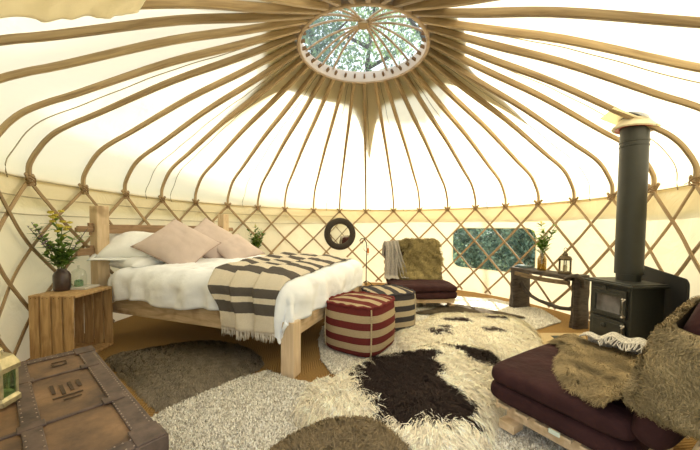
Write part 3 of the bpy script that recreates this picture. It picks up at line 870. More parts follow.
pillow('pillow',.34,.21,.10,BP(.40,1.42,.87),BD(.25,0,.97),R(85),M['white2'],'white pillow peeping out behind the pink cushions on the right of the bed','pillow',flange=.045,seed=8)
pipe=plain('cushion_piping',(.40,.28,.23),.9)
pillow('cushion',.325,.325,.11,BP(.55,.50,1.0),BD(.70,-.50,.95),R(47),M['pink'],'front dusty pink cushion standing on its corner on the left of the bed','cushion',piping=pipe,seed=11,group='dusty pink cushions on the bed')
pillow('cushion',.325,.325,.10,BP(.46,1.08,1.02),BD(.75,-.40,.85),R(42),M['pink'],'second dusty pink cushion, behind and right of the front one','cushion',piping=pipe,seed=14,group='dusty pink cushions on the bed')
pillow('cushion',.29,.29,.08,BP(.72,1.22,.93),BD(.45,-.25,.9),R(20),M['pink'],'lowest dusty pink cushion, lying at the right under the second one','cushion',piping=pipe,seed=17,group='dusty pink cushions on the bed')

# striped blanket
CRM=(.76,.68,.54); DRK=(.115,.10,.088)
LB=2.30
edges=[0,.14,.23,.27,.35,.46,.64,.86,.98,1.08,1.2,1.4,1.55,1.8,2.0]
def blanket_mat():
    st=[(e/LB,(CRM if k%2==0 else DRK)) for k,e in enumerate(edges)]
    return stripes('striped_wool',st,'v',420,.95,jitter=.004)
bk=empty('blanket',(BA[0],BA[1],0),BANG,'wool blanket with cream and charcoal stripes folded across the foot of the bed','blanket')
def blk(u,v,ex=0):
    q=v*LB; t=T0-.47+q+ex
    tt=min(1,max(0,(t-T0)/1.5))
    s0=1.52-.20*tt; s1=2.30-.07*tt
    if t<T0: s0+= .22*min(1,(T0-t)/.35); s1-=.05*min(1,(T0-t)/.35)
    s=s0+(s1-s0)*u
    st=(u*3)%1.0 if u<.999 else 1
    lift=.028+.032*(1-st)+.006*fbm(s,t,2,5)
    return duv(s,t,lift,.6)
mb=MB(); mb.grid(blk,60,110); mb.build('wool_cloth',blanket_mat(),parent=bk,angle=180,solid=.008)
mb=MB()
for k in range(60):
    u=(k+.5)/60; p=blk(u,0); q=blk(u,0,-.01); d=Vector((random.uniform(-.008,.008),random.uniform(-.004,.006),-1))
    L_=random.uniform(.05,.085); mb.tube([p,p+d*L_*.5+Vector((random.uniform(-.004,.004),0,0)),p+d*L_],[.0035,.003,.0015],5)
mb.build('fringe',plain('fringe_wool',(.66,.60,.50),.95),parent=bk)

# ------------------------------------------------------------------ apple crates
def crate(loc,rz,label,w=.34,d=.30,h=.575):
    """upended crate: long side slats on -y face(front-left), opening faces +x"""
    root=empty('wooden_crate',loc,rz,label,'crate')
    # end boards = top and bottom; slats vertical on two sides and back (-x)
    for z in (.012,h-.012):
        mb=MB(); mb.box((0,0,z),(w,d,.022)); mb.build('end_board',M['crate'],parent=root,bevel=.003,smooth=False)
    for y in (-1,1):
        k=4; sw=w/k
        for j in range(k):
            mb=MB(); x=-w/2+sw*(j+.5); mb.box((x,y*(d/2+.008),h/2),(sw-.014+random.uniform(-.004,.004),.015,h),rot=Matrix.Rotation(random.uniform(-.006,.006),3,'Y')); mb.build('side_slat',M['crate'],parent=root,bevel=.003,smooth=False)
            mb=MB()
            for z in (.02,h-.02):
                for dx in (-.02,.02): mb.lathe([(0.001,0),(.004,0)],6,c=(0,0,0),M=Matrix.Translation((x+dx,y*(d/2+.0165),z))@Matrix.Rotation(R(90),4,'X'),caps=False)
            mb.build('nail',M['black'],parent=root,smooth=False)
    for j in range(4):
        mb=MB(); sw=d/4; mb.box((-w/2-.008,-d/2+sw*(j+.5),h/2),(.014,sw-.012,h)); mb.build('back_slat',M['crate'],parent=root,bevel=.003,smooth=False)
    return root
# crate corner pts: L(-3.03,-1.06) M(-2.75,-.86) R(-2.55,-.67)
CA=R(4)
# left-front face L->M length .35 ; opening M->R ; centre
crate_c=Vector((-2.685,-.955,0))
crate(crate_c,CA,'upended wooden apple crate used as bedside table, flowers and saucer on top',w=.38,d=.43,h=.60)
crate((-1.93,1.90,0),R(-60),'wooden crate in the corner behind the bed, holding the far flowers',w=.36,d=.28,h=.60)

def vase(loc,prof_,mat,label,name='flower_vase',n=20,cat='vase',ang=50):
    mb=MB(); mb.lathe(prof_,n); o=mb.build(name,mat,loc=loc,angle=ang); return tag(o,label,cat)
VB=(-2.80,-.95,.600)
vase(VB,[(.040,0),(.060,.003),(.064,.02),(.064,.145),(.052,.175),(.034,.19),(.034,.205),(.029,.205),(.029,.18),(.055,.14)],M['vased'],'dark brown faceted glass vase on the crate beside the bed',n=8)
def leafquad(mb,p,d,n,L,W,mi=0):
    d=d.normalized(); s=d.cross(n); 
    if s.length<1e-4: s=Vector((1,0,0))
    s.normalize(); u=s.cross(d)
    b=[p,p+d*L*.35+s*W/2+u*W*.12,p+d*L*.35-s*W/2+u*W*.12,p+d*L*.75+s*W*.32,p+d*L*.75-s*W*.32,p+d*L-u*L*.12, p+d*L*.35,p+d*L*.75]
    mb.add(b,[(0,1,6),(0,6,2),(1,3,7,6),(6,7,4,2),(3,5,7),(7,5,4)],mi)
def bouquet(loc,stems,label,leafn=10,name='flower_bouquet',leafL=.07,seed=1,down=.10):
    rnd=random.Random(seed); root=empty(name,loc,0,label,'flowers')
    st=MB(); lf=MB(); 
    for (dx,dy,h,kind,sz) in stems:
        pts=[Vector((0,0,-down)),Vector((dx*.08,dy*.08,.02)),Vector((dx*.4,dy*.4,h*.5)),Vector((dx,dy,h))]
        P=[]
        for i in range(9):
            t=i/8; a=(1-t); P.append(pts[0]*a**3+pts[1]*3*a*a*t+pts[2]*3*a*t*t+pts[3]*t**3)
        st.tube(P,[.003]*8+[.0015],5)
        for k in range(leafn):
            t=rnd.uniform(.35,.95); i=min(7,int(t*8)); p=P[i].lerp(P[i+1],t*8-i)
            a=rnd.uniform(0,2*pi); d=Vector((cos(a),sin(a),rnd.uniform(.1,.9)))
            leafquad(lf,p,d,Vector((0,0,1)),leafL*rnd.uniform(.6,1.2),leafL*.30*rnd.uniform(.7,1.3),rnd.choice([0,0,1]))
        tip=P[-1]
        fb=MB()
        if kind=='y':
            for q in range(9):
                c=tip+Vector((rnd.uniform(-1,1),rnd.uniform(-1,1),rnd.uniform(-1.8,.8)))*sz*.42
                for k in range(9):
                    a=2*pi*k/9; leafquad(fb,c,Vector((cos(a),sin(a),.5+rnd.uniform(-.3,.3))),Vector((0,0,1)),sz*.27,sz*.17)
                fb.lathe([(.001,sz*.12),(sz*.16,sz*.06),(sz*.16,0),(.001,-sz*.05)],8,c=tuple(c))
            fb.build('yellow_bloom',M['yel'],parent=root)
        elif kind=='p':
            for q in range(22):
                t=q/22; i=min(7,int((.62+.38*t)*8)); p=P[i].lerp(P[i+1],(.62+.38*t)*8-i)
                a=q*2.4; d=Vector((cos(a),sin(a),.5)); leafquad(fb,p,d,Vector((0,0,1)),sz*.30*(1-.6*t),sz*.16)
            fb.build('purple_flower_spike',M['purp'],parent=root)
    st.build('stem',M['stem'],parent=root); lf.build('leafage',[M['leaf'],M['leafl']],parent=root,smooth=False)
    return root
ax=Vector((cos(R(0)),0,0))
bouquet((VB[0],VB[1],VB[2]+.205),[(-.02,-.03,.50,'y',.14),(.03,-.02,.40,'y',.13),(-.10,-.16,.43,'p',.16),(-.14,-.16,.40,'p',.15),(.26,.0,.38,'p',.12),(.13,.0,.30,'n',0),(-.06,-.08,.30,'n',0),(.06,-.04,.26,'n',0),(-.07,.03,.38,'n',0),(.0,-.03,.22,'n',0),(-.08,-.10,.16,'n',0),(.10,.03,.14,'n',0),(.03,.05,.18,'n',0)],'wild bouquet of yellow blooms, purple spikes and green leaves in the dark brown vase',20,leafL=.11,seed=3)
# tray, jar, glass dome on crate
mb=MB(); mb.box((0,0,.010),(.22,.18,.020),rot=Matrix.Rotation(.1,3,'Z')); o=mb.build('small_book',[M['paper']],bevel=.003,loc=(-2.735,-.83,.600),smooth=False); tag(o,'small pale book lying on the bedside crate','book')
mb=MB(); mb.lathe([(.001,0),(.030,0),(.034,.01),(.034,.05),(.028,.055),(.028,.062),(.020,.062),(.020,.04),(.001,.04)],20); o=mb.build('candle_jar',M['gglass'],loc=(-2.745,-.84,.6205)); tag(o,'small green glass candle jar under the glass dome by the bed','jar')
mb=MB(); mb.lathe([(.060,0),(.062,.10),(.055,.14),(.035,.165),(.008,.175),(.008,.19),(.012,.2),(.001,.205)],28,caps=False); o=mb.build('glass_dome',M['glass'],loc=(-2.745,-.84,.6205)); tag(o,'clear glass dome cover standing on the pale book on the crate','glass dome')
# far bedside flowers
FV=(-1.95,1.92,.601)
vase(FV,[(.03,0),(.045,.01),(.045,.11),(.025,.15),(.025,.17),(.02,.17),(.02,.14)],M['vased'],'small dark vase on the crate behind the bed holding the far bouquet')
bouquet((FV[0],FV[1],FV[2]+.17),[(-.02,0,.50,'y',.05),(.10,0,.42,'n',0),(-.16,.02,.40,'n',0),(.16,0,.36,'p',.08),(.04,.02,.30,'n',0),(-.08,0,.28,'n',0),(.0,0,.36,'n',0),(.08,-.03,.22,'n',0),(-.05,.03,.18,'n',0)],'leafy green bouquet behind the far right of the bed head',26,leafL=.12,seed=9)

# ------------------------------------------------------------------ mirror, candle stand
mr=empty('round_mirror',(0,0,0),0,'round mirror in a wide dark frame hanging on the lattice above the bed','mirror')
mc=pol(98.4,3.0,1.088); mN=-Vector((cos(R(106)),sin(R(106)),0)); mx_=Vector((0,0,1)).cross(mN).normalized()
Mm=Matrix((mx_,Vector((0,0,1)),mN)).transposed().to_4x4(); Mm.translation=mc
mr.matrix_world=Mm
mb=MB(); mb.lathe([(.215,-.008),(.225,.018),(.245,.028),(.33,.030),(.352,.018),(.356,0),(.352,-.012),(.215,-.012)],64,caps=False); mb.build('frame',M['mframe'],parent=mr)
mb=MB(); mb.lathe([(.001,.004),(.222,.004)],64,caps=False); mb.build('mirror_glass',M['mirror'],parent=mr,smooth=False)
cs=empty('candle_stand',(.14,2.62,0),0,'tall wrought-iron candle stand with a curled top behind the duvet','candle stand')
mb=MB()
mb.tube([(0,0,.02),(0,0,.5),(.01,0,.78),(-.005,0,.92),(-.05,0,1.0),(-.11,0,1.0),(-.14,0,.955),(-.12,0,.91),(-.085,0,.91),(-.075,0,.94),(-.095,0,.955)],.011,6)
mb.tube([(.0,0,.70),(.04,0,.78),(.035,0,.86),(.0,0,.84)],.005,6)
mb.tube([(0,0,.72),(-.06,0,.78),(-.05,0,.84)],.005,6)
mb.tube([(0,0,.66),(.035,0,.66),(.035,0,.70)],.006,6)
mb.build('iron_scroll',M['blackiron'],parent=cs)
mb=MB()
for k in range(3):
    a=2*pi*k/3; mb.tube([(0,0,.12),(.07*cos(a),.07*sin(a),.08),(.15*cos(a),.15*sin(a),.005)],.007,6)
mb.build('tripod_foot',M['blackiron'],parent=cs)
mb=MB(); mb.lathe([(.001,.70),(.028,.70),(.03,.705),(.022,.71),(.022,.80),(.001,.803)],14,c=(.035,0,0)); mb.build('candle',M['orange'],parent=cs)

# ------------------------------------------------------------------ poufs
def pouf(loc,rz,c1,c2,label,w=.47,h=.42):
    h_=h
    root=empty('pouf',loc,rz,label,'pouf')
    side=[(0,c1),(.5,c2)]
    ms=stripes('pouf_side_'+label[:4].strip(),side,'z',250,.95,h_/3.5*0+3.5/h_,.0)
    mt=stripes('pouf_top_'+label[:4].strip(),side,'x',250,.95,1/.17,.25)
    ns=64; a=w/2
    def sec(ang,rho,e=.32):
        ca,sa=cos(ang),sin(ang); k=(abs(ca)**(2/e)+abs(sa)**(2/e))**(-e/2); return rho*k*ca,rho*k*sa
    mb=MB()
    def fn(u,v):
        an=2*pi*u; z=v*h; bul=1+.13*sin(pi*v)**.8-.05*(1-v)*0
        if v<.08: bul*=.90+.10*(v/.08)**.5
        e=.45+.25*sin(pi*v); x,y=sec(an,a*.93*bul,e)
        w_=.006*fbm(x*3,y*3,z*3,2)
        return Vector((x*(1+w_),y*(1+w_),z))
    mb.grid(fn,ns,22,closed_u=True)
    mb.add([fn(k/ns,0) for k in range(ns)],[tuple(range(ns))[::-1]])
    mb.build('side_panel',ms,parent=root,angle=80)
    mb=MB()
    def fn2(u,v):
        an=2*pi*u; x,y=sec(an,a*.93*v,.45); return Vector((x,y,h+.032*(1-v**3)+.012*fbm(x*4,y*4,0,2)*(1-v)))
    mb.grid(fn2,ns,10,closed_u=True); mb.build('top_panel',mt,parent=root,angle=80)
    mb=MB(); pts=[fn(k/ns,1)*1.0+Vector((0,0,.004+.006*math.sin(k*1.7))) for k in range(ns)]
    mb.tube([p*1.01+Vector((0,0,-.004)) for p in pts],.013,8,closed=True); mb.build('rim_welt',plain('welt_'+label[:4],c1,.95,0,.1,.3,120,.5,200),parent=root)
    for k in range(4):
        an=R(45+90*k); mb=MB()
        P=[]
        for s_ in range(15):
            v=s_/14; q=fn(an/(2*pi),v); P.append(Vector((q.x*1.012,q.y*1.012,q.z)))
        mb.tube(P,.007,6)
        for s_ in range(6):
            q=P[2+s_*2]; mb.tube([q,q+Vector((q.x,q.y,0)).normalized()*.016+Vector((0,0,-.012))],.004,5)
        mb.build('corner_seam',plain('seam_'+label[:4],c2,.95,0,.1,.3,120),parent=root)
    return root
pouf((.0,-.66,.026),R(60),(.155,.030,.028),(.47,.37,.225),'red and beige striped square pouf at the foot of the bed',w=.61,h=.46)
pouf((.33,-.02,.026),R(22),(.055,.05,.055),(.50,.42,.29),'dark grey and beige striped square pouf behind the red one',w=.58,h=.43)

# ------------------------------------------------------------------ futon chairs
def cushionbox(w,d,t,r,fnz=None,seed=0,amp=.012,nu=60,nv=40):
    """soft slab: superellipsoid-like box, local centre"""
    mb=MB()
    def fn(u,v):
        an=2*pi*u; ph=-pi/2+pi*v; 
        def se(c,e): return math.copysign(abs(c)**e,c)
        ex,ez=.18,.55
        cz=se(cos(ph),ez*.45); x=w/2*se(cos(an),ex)*cz; y=d/2*se(sin(an),ex)*cz; z=t/2*se(sin(ph),.6)
        nn=amp*fbm(x*1.0+seed,y,z*2,4); return Vector((x*(1+nn),y*(1+nn),z+nn*1.2))
    mb.grid(fn,nu,nv,closed_u=True); return mb
def futon(loc,rz,label,W=.85,D=.62):
    """local: +x = backwards (from front edge to fold), y across, origin front near corner on floor"""
    root=empty('futon_chair',loc,rz,label,'chair')
    for y in (.10,W/2,W-.10):
        mb=MB(); mb.box((D/2+.06,y,.085),(D,.045,.07)); mb.build('floor_beam',M['pine'],parent=root,bevel=.004,smooth=False)
    for y in (.06,W-.06):
        mb=MB(); mb.box((.10,y,.027),(.09,.10,.05)); mb.build('foot',M['pine'],parent=root,bevel=.004,smooth=False)
        mb=MB(); mb.box((D-.05,y,.027),(.09,.10,.05)); mb.build('foot',M['pine'],parent=root,bevel=.004,smooth=False)
    for k in range(6):
        mb=MB(); mb.box((.07+k*.105,W/2,.130),(.07,W-.04,.018)); mb.build('seat_slat',M['pine'],parent=root,bevel=.003,smooth=False)
    mb=MB(); mb.box((.02,W/2,.135),(.022,W-.10,.09)); mb.build('front_board',M['pine'],parent=root,bevel=.003,smooth=False)
    # back frame
    for y in (.06,W-.06):
        mb=MB(); mb.beam((D+.13,y,.06),(D+.36,y,.80),.045,.06,up=(1,0,0)); mb.build('back_post',M['pine'],parent=root,bevel=.004,smooth=False)
    for k in range(5):
        f=.22+.17*k; mb=MB(); mb.box((D+.115+.23*f,W/2,.06+.74*f),(.018,W,.06),rot=Matrix.Rotation(R(17),3,'Y')); mb.build('back_slat',M['pine'],parent=root,bevel=.003,smooth=False)
    # doubled seat mattress
    for z,t,sd in ((.198,.125,1),(.300,.125,2)):
        mb=cushionbox(D+.06,W,t,.05,seed=sd*3); MM=Matrix.Translation((D/2,W/2,z)); mb.v=[tuple(MM@Vector(p)) for p in mb.v]
        mb.build('seat_mattress',M['maroon'],parent=root,angle=180)
    mb=cushionbox(.70,W,.15,.05,seed=9); MM=Matrix.Translation((D+.155,W/2,.60))@Matrix.Rotation(R(-73),4,'Y'); mb.v=[tuple(MM@Vector(p)) for p in mb.v]
    mb.build('back_mattress',M['maroon'],parent=root,angle=180)
    return root
FA=math.atan2(-.84,.54)
fc=futon((.77,-1.87,.038),FA,'low wooden futon chair with maroon mattress in the right foreground')
mb=MB(); mb.box((.36,-.012,.155),(.05,.006,.022)); o=mb.build('fabric_tag',M['cloth_tag'],parent=fc,smooth=False); o['label']='small white fabric tag on the edge of the mattress'
Mf=Matrix.Translation((.77,-1.87,.038))@Matrix.Rotation(FA,4,'Z')
BCA=R(97)   # back chair: +x local points backwards (away from camera)
fb=futon((1.45,.78,.030),BCA-R(2),'low futon chair with maroon seat against the far wall, left of the window',W=.96,D=.60)
Mb=Matrix.Translation((1.45,.78,.030))@Matrix.Rotation(BCA-R(2),4,'Z')

def draped_fur(name,path,side0,side1,MX,n,L,Wd,colr,label,ragged=.04,flow=(0,0,-1),lift=.55,curl=.5,seed=0,cat='sheepskin',halfw=None,lean=None,thick=.022):
    """path: list of (x,z) in chair local; spans y side0..side1 with ragged outline"""
    Pp=[Vector(p) for p in path]; LL=[0]
    for a,b in zip(Pp,Pp[1:]): LL.append(LL[-1]+(b-a).length)
    def pos(v,y):
        t=v*LL[-1]; i=0
        while i<len(Pp)-2 and LL[i+1]<t: i+=1
        f=(t-LL[i])/(LL[i+1]-LL[i]); q=Pp[i].lerp(Pp[i+1],f); d=(Pp[i+1]-Pp[i]).normalized()
        return Vector((q.x,y,q.y)),Vector((-d.y,0,d.x)),Vector((d.x,0,d.y))
    def rng_y(v):
        m=(side0(v)+side1(v))/2; return side0(v)+ragged*fbm(v*6,seed,0,1.2),side1(v)+ragged*fbm(v*6,seed+4,0,1.2)
    base=MB()
    def fn(u,v,off):
        a,b=rng_y(v); y=a+(b-a)*u; p,n_,d=pos(v,y)
        e=min(1,min(u,1-u,v*1.2,(1-v)*1.2)*8)
        return MX@(p+n_*(off*e+.004))
    base.grid(lambda u,v:fn(u,v,thick),24,36); base.grid(lambda u,v:fn(1-u,v,0),24,36); base.uv={}
    pts=[];nr=[];fl_=[];
    for k in range(n):
        v=random.random(); u=random.random(); a,b=rng_y(v); y=a+(b-a)*u
        p,n_,d=pos(v,y); e=min(1,min(u,1-u,v*1.2,(1-v)*1.2)*8)
        # outward flow near the edges
        ed=Vector((0,(1 if u>.5 else -1)*max(0,(abs(u-.5)-.3))*6,0))+d*((1 if v>.5 else -1)*max(0,abs(v-.5)-.4)*8)
        pts.append(MX@(p+n_*(thick*e+.003))); R3=MX.to_3x3(); nr.append(R3@(n_+ed*.25)); 
        a2=4*fbm(p.x*3,p.y*3,p.z*3,2)
        fl_.append(R3@(d*flow[0]+Vector((0,1,0))*flow[1]+Vector((0,0,1))*flow[2]+ed+Vector((math.cos(a2),math.sin(a2*1.3),0))*.6+Vector((random.gauss(0,.25),random.gauss(0,.25),random.gauss(0,.25)))))
    pts=np.array([tuple(q) for q in pts]); nr=np.array([tuple(q) for q in nr]); fl_=np.array([tuple(q) for q in fl_])
    colr=np.array(colr); k=.5+.5*np.clip(nz(pts[:,0]*1.3+pts[:,2],pts[:,1],14,seed+1),-1,1)
    cols=colr*(.75+.45*k[:,None])*(1+rng.normal(0,.15,(n,1))); cols=np.clip(cols,.01,1)
    o=fur_object(name,base,pts,nr,fl_,L*rng.uniform(.6,1.2,n),np.full(n,Wd)*rng.uniform(.7,1.3,n),cols,curl=curl,lift=lift,basecol=tuple(colr*.55))
    return tag(o,label,cat)
BR=(.31,.235,.125)
# generic pelt over a surface f(u,v)->chair-local point
def surf_fur(name,f,n,L,Wd,colr,label,MX,flow,flip=1,lift=.5,curl=.5,thick=.02,seed=0,ntw=18):
    colr=np.array(colr)
    def nrm(u,v):
        e=.01; a=f(min(1,u+e),v)-f(max(0,u-e),v); b=f(u,min(1,v+e))-f(u,max(0,v-e)); q=a.cross(b)*flip
        return q.normalized() if q.length>1e-9 else Vector((0,0,1))
    def ed(u,v): return min(1,min(u,1-u,v,1-v)*10)
    base=MB(); base.grid(lambda u,v:MX@(f(u,v)+nrm(u,v)*(thick*ed(u,v)+.004)),40,24); base.grid(lambda u,v:MX@(f(1-u,v)+nrm(1-u,v)*.001),40,24); base.uv={}
    P=[];NN=[];FF=[]; R3=MX.to_3x3(); sd=random.Random(seed)
    for k in range(n):
        u,v=sd.random(),sd.random(); q=nrm(u,v); e=ed(u,v)
        du=(f(min(1,u+.02),v)-f(max(0,u-.02),v)).normalized(); dv=(f(u,min(1,v+.02))-f(u,max(0,v-.02))).normalized()
        out=du*((1 if u>.5 else -1)*max(0,abs(u-.5)-.42)*12)+dv*((1 if v>.5 else -1)*max(0,abs(v-.5)-.42)*12)
        p=f(u,v); a2=5*fbm(p.x,p.y,p.z,5,2); tw=du*math.cos(a2)+dv*math.sin(a2)
        P.append(MX@(p+q*(thick*e+.003))); NN.append(R3@(q+out*.2)); FF.append(R3@(Vector(flow)+tw*.9+out+Vector((sd.gauss(0,.2),sd.gauss(0,.2),sd.gauss(0,.2)))))
    P=np.array([tuple(q) for q in P]);NN=np.array([tuple(q) for q in NN]);FF=np.array([tuple(q) for q in FF])
    k=np.clip(.5+.5*nz(P[:,0]*1.1+P[:,2],P[:,1]-P[:,2]*.6,34,seed+1),0,1)[:,None]
    cols=np.clip(colr*(.62+.75*k)*(1+rng.normal(0,.15,(n,1))),.01,1)
    o=fur_object(name,base,P,NN,FF,L*rng.uniform(.6,1.2,n),np.full(n,Wd)*rng.uniform(.7,1.3,n),cols,curl=curl,lift=lift,basecol=tuple(colr*.6))
    return tag(o,label,'sheepskin')
def seatf(u,v):
    # v: 0 front .. 1 fold ; u: 0 near edge of the pelt .. 1 far edge
    s_=.03+.57*v; y0=.62-.60*min(1,max(0,(v-.10)/.55))**1.1+.05*math.sin(v*11); 
    if v<.12: y0+=.05*(.12-v)/.12
    y1=.875+.015*math.sin(v*12)
    if v>.85: y0+=.06*(v-.85)/.15
    y=y0+(y1-y0)*u; z=.368+.012*fbm(s_*3,y*3,0,2)+.07*max(0,(v-.82)/.18)**2
    return Vector((s_,y,z))
surf_fur('sheepskin',seatf,42000,.045,.0048,BR,'olive-brown sheepskin lying on the seat of the foreground futon chair',Mf,(-.5,-.5,0),flip=-1,seed=2)
BM_=Matrix.Translation((.62+.160,.85/2,.60))@Matrix.Rotation(R(-73),4,'Y')
def backf(u,v):
    # u runs along the wrap: far side of the front -> near edge -> across the back ; v: 0 low .. 1 top
    W=.85; arc=u*(.80+.19+.60)
    lo=-.17 if arc<.8 else -.17+.10*(arc-.8)/.79
    hi=.27-.07*max(0,min(1,(arc-.35)/.5)); x=lo+.012*math.sin(arc*14)+(hi-lo)*v
    if arc<.80: y=W/2-.03-arc; z=.088
    elif arc<.99:
        k=(arc-.80)/.19; a=k*pi; y=-W/2-.005-.03*math.sin(a); z=.088*math.cos(a)
    else: y=-W/2+(arc-.99); z=-.088-.03
    if .95<arc<=.99: z-=.03*(arc-.95)/.04
    z+=.05*0
    # roll over the top
    return BM_@Vector((x,y,z))
surf_fur('sheepskin',backf,56000,.038,.0055,BR,'olive-brown curly sheepskin wrapped around the backrest of the foreground futon chair',Mf,(0,0,-.8),flip=1,seed=6,thick=.025,curl=1.1,lift=.8)
# back chair pelt over backrest
BPth=[Vector(q) for q in [(.50,.375),(.585,.43),(.61,.55),(.685,.80),(.725,.905),(.79,.93),(.85,.88)]]
def bcf(u,v):
    t=v*(len(BPth)-1); i=min(len(BPth)-2,int(t)); q=BPth[i].lerp(BPth[i+1],t-i)
    return Vector((q.x,.05+.05*(1-v)+-.0+.03*math.sin(v*9)+.62*u+.02*math.sin(v*13+u*5),q.y))
surf_fur('sheepskin',bcf,24000,.085,.011,(.30,.235,.10),'olive-brown shaggy sheepskin over the backrest of the far futon chair',Mb,(0,0,-.7),flip=-1,lift=1.1,curl=.8,thick=.035,seed=12)
# shawl on the back chair (left side => high local y)
sh=empty('shawl',(0,0,0),0,'pale grey shawl draped over the left arm side of the far futon chair','shawl')
def cloth_strip(P0,P1,drape,wid,MX,nfold=3,seed=0):
    mb=MB()
    def fn(u,v):
        t=v*(len(drape)-1); i=min(len(drape)-2,int(t)); f=t-i; a=Vector(drape[i]); b=Vector(drape[i+1]); q=a.lerp(b,f)
        w=wid*(1-.35*sin(pi*v)*0); 
        return MX@(q+Vector((.018*math.sin(u*nfold*2*pi+v*2+seed),(u-.5)*w*(1.15-.35*v*0),.012*fbm(u*3,v*4,seed,1))))
    mb.grid(fn,36,40); return mb
cloth_strip(0,0,[(.80,.90,.72),(.80,.89,.90),(.745,.87,.975),(.66,.86,.86),(.60,.87,.70),(.545,.89,.55),(.50,.90,.42),(.40,.90,.385)],.19,Mb,3,1).build('wrap_left',M['shawl'],parent=sh,angle=180,solid=.005)
cloth_strip(0,0,[(.74,.80,.985),(.655,.80,.88),(.59,.76,.70),(.535,.72,.55),(.49,.70,.42),(.42,.69,.39)],.10,Mb,2,3).build('wrap_right',M['shawl'],parent=sh,angle=180,solid=.005)
# pale grey throw over the far side of the foreground chair
def thr(u,v):
    y=.74+.30*v; x=.16+.48*u
    z=.445+.045*sin(u*3)+.012*math.sin(u*22+3*v)
    if y>.86: 
        a=y-.86; z-=a*1.4; y=.86+a*.45
    z+=.0
    return Mf@Vector((x,y,z+.015*fbm(x*3,y*3,0,2)))
th=MB(); th.grid(thr,44,30); tr=th.build('throw',M['throwgrey'],angle=180,solid=.008)
tag(tr,'grey knitted throw bunched on the far side of the foreground futon seat','throw')
mb=MB()
for k in range(26):
    u=.25+.5*k/25; p=thr(u,.0); mb.tube([p,p+(Mf.to_3x3()@Vector((random.uniform(-.01,.01),-.02,-.012))),p+(Mf.to_3x3()@Vector((random.uniform(-.015,.015),-.045,-.03)))],.0035,5)
mb.build('fringe',plain('throw_fringe',(.55,.52,.47),.95),parent=tr)

# ------------------------------------------------------------------ bench table
bench_a=Vector((2.36,1.02)); bench_b=Vector((2.62,.06)); bd=(bench_b-bench_a); BLn=bd.length; bang=math.atan2(bd.y,bd.x)
bt=empty('rustic_bench',(bench_a.x,bench_a.y,0),bang,'dark rough-hewn wooden bench table with slab legs below the canvas window','bench')
def slab(mb,x0,x1,y0,y1,z0,z1,seed,amp=.02,n=10,taperx=0):
    def fn(u,v):
        an=2*pi*u; z=z0+(z1-z0)*v; ca,sa=cos(an),sin(an); k=max(abs(ca),abs(sa)); k=(abs(ca)**6+abs(sa)**6)**(-1/6)
        cx=(x0+x1)/2; cy=(y0+y1)/2; fl=1+.14*(1-v)**2
        x=cx+(x1-x0)/2*ca*k*fl+amp*.5*fbm(z*2,seed,0,2.2); y=cy+(y1-y0)/2*sa*k*fl+amp*fbm(z*2,seed+5,ca,2.2)
        return Vector((x,y,z))
    mb.grid(fn,28,n*2,closed_u=True)
    mb.add([fn(k/28,1) for k in range(28)],[tuple(range(28))]); mb.add([fn(k/28,0) for k in range(28)],[tuple(range(28))[::-1]])
mb=MB(); slab(mb,-.03,.07,-.02,.26,.0,.61,1); mb.build('slab_leg',M['dark'],parent=bt,angle=50)
mb=MB(); slab(mb,BLn-.05,BLn+.04,.00,.19,.0,.66,2,.02); mb.build('slab_leg',M['dark'],parent=bt,angle=50)
mb=MB()
def topf(u,v):
    return Vector((u,v,0))
mb.box((BLn/2-.03,.11,.612),(BLn+.0,.27,.055)); mb.build('table_top',M['dark'],parent=bt,bevel=.012,seg=2,smooth=False)
mb=MB(); 
mb.sweep([(.06+(BLn-.12)*k/12,-.012,.555-.035*sin(pi*k/12)*-1*0-.02*abs(k-6)/6*0-.02*sin(pi*k/12)) for k in range(13)],.03,.06,(0,0,1),8); mb.build('apron',wood('brown_apron',(.20,.14,.07),(.08,.05,.03),(2,8,8),.6,4,.5,knots=False),parent=bt,angle=60)
mb=MB(); mb.sweep([(.03,.10,.42),(.12,.10,.33),(.25,.10,.24),(.38,.10,.205),(.55,.10,.19),(.72,.10,.18),(.85,.10,.20),(.97,.10,.25)],[.06,.05,.05,.045,.05,.05,.05,.06],[.10,.06,.05,.045,.055,.05,.05,.10],(0,0,1),10,sq=.9)
mb.build('branch_stretcher',M['dark'],parent=bt,angle=60)
mb=MB(); mb.sweep([(BLn-.09,-.03,.60),(BLn-.02,-.035,.645),(BLn+.05,-.03,.66),(BLn+.09,0,.62),(BLn+.085,.02,.52)],[.05,.07,.08,.07,.05],[.05,.05,.06,.06,.05],(0,0,1),10,sq=.9); mb.build('burl_end',M['dark'],parent=bt,angle=60)
Mt=Matrix.Translation((bench_a.x,bench_a.y,0))@Matrix.Rotation(bang,4,'Z')
def T(x,y,z): return tuple(Mt@Vector((x,y,z)))
mb=MB(); mb.box((0,0,.010),(.20,.15,.020)); mb.box((.01,.005,.026),(.18,.13,.012)); o=mb.build('magazine_stack',M['book'],loc=T(.09,.11,.641),bevel=.003,smooth=False); o.rotation_euler=(0,0,bang+.2); tag(o,'small stack of dark magazines on the left end of the bench','magazines')
AV=T(.42,.10,.641)
vase(AV,[(.001,0),(.052,0),(.056,.01),(.056,.165),(.040,.20),(.030,.215),(.030,.235),(.025,.235),(.025,.20),(.050,.15),(.050,.012),(.001,.012)],M['amber'],'amber glass bottle vase on the dark bench',cat='vase')
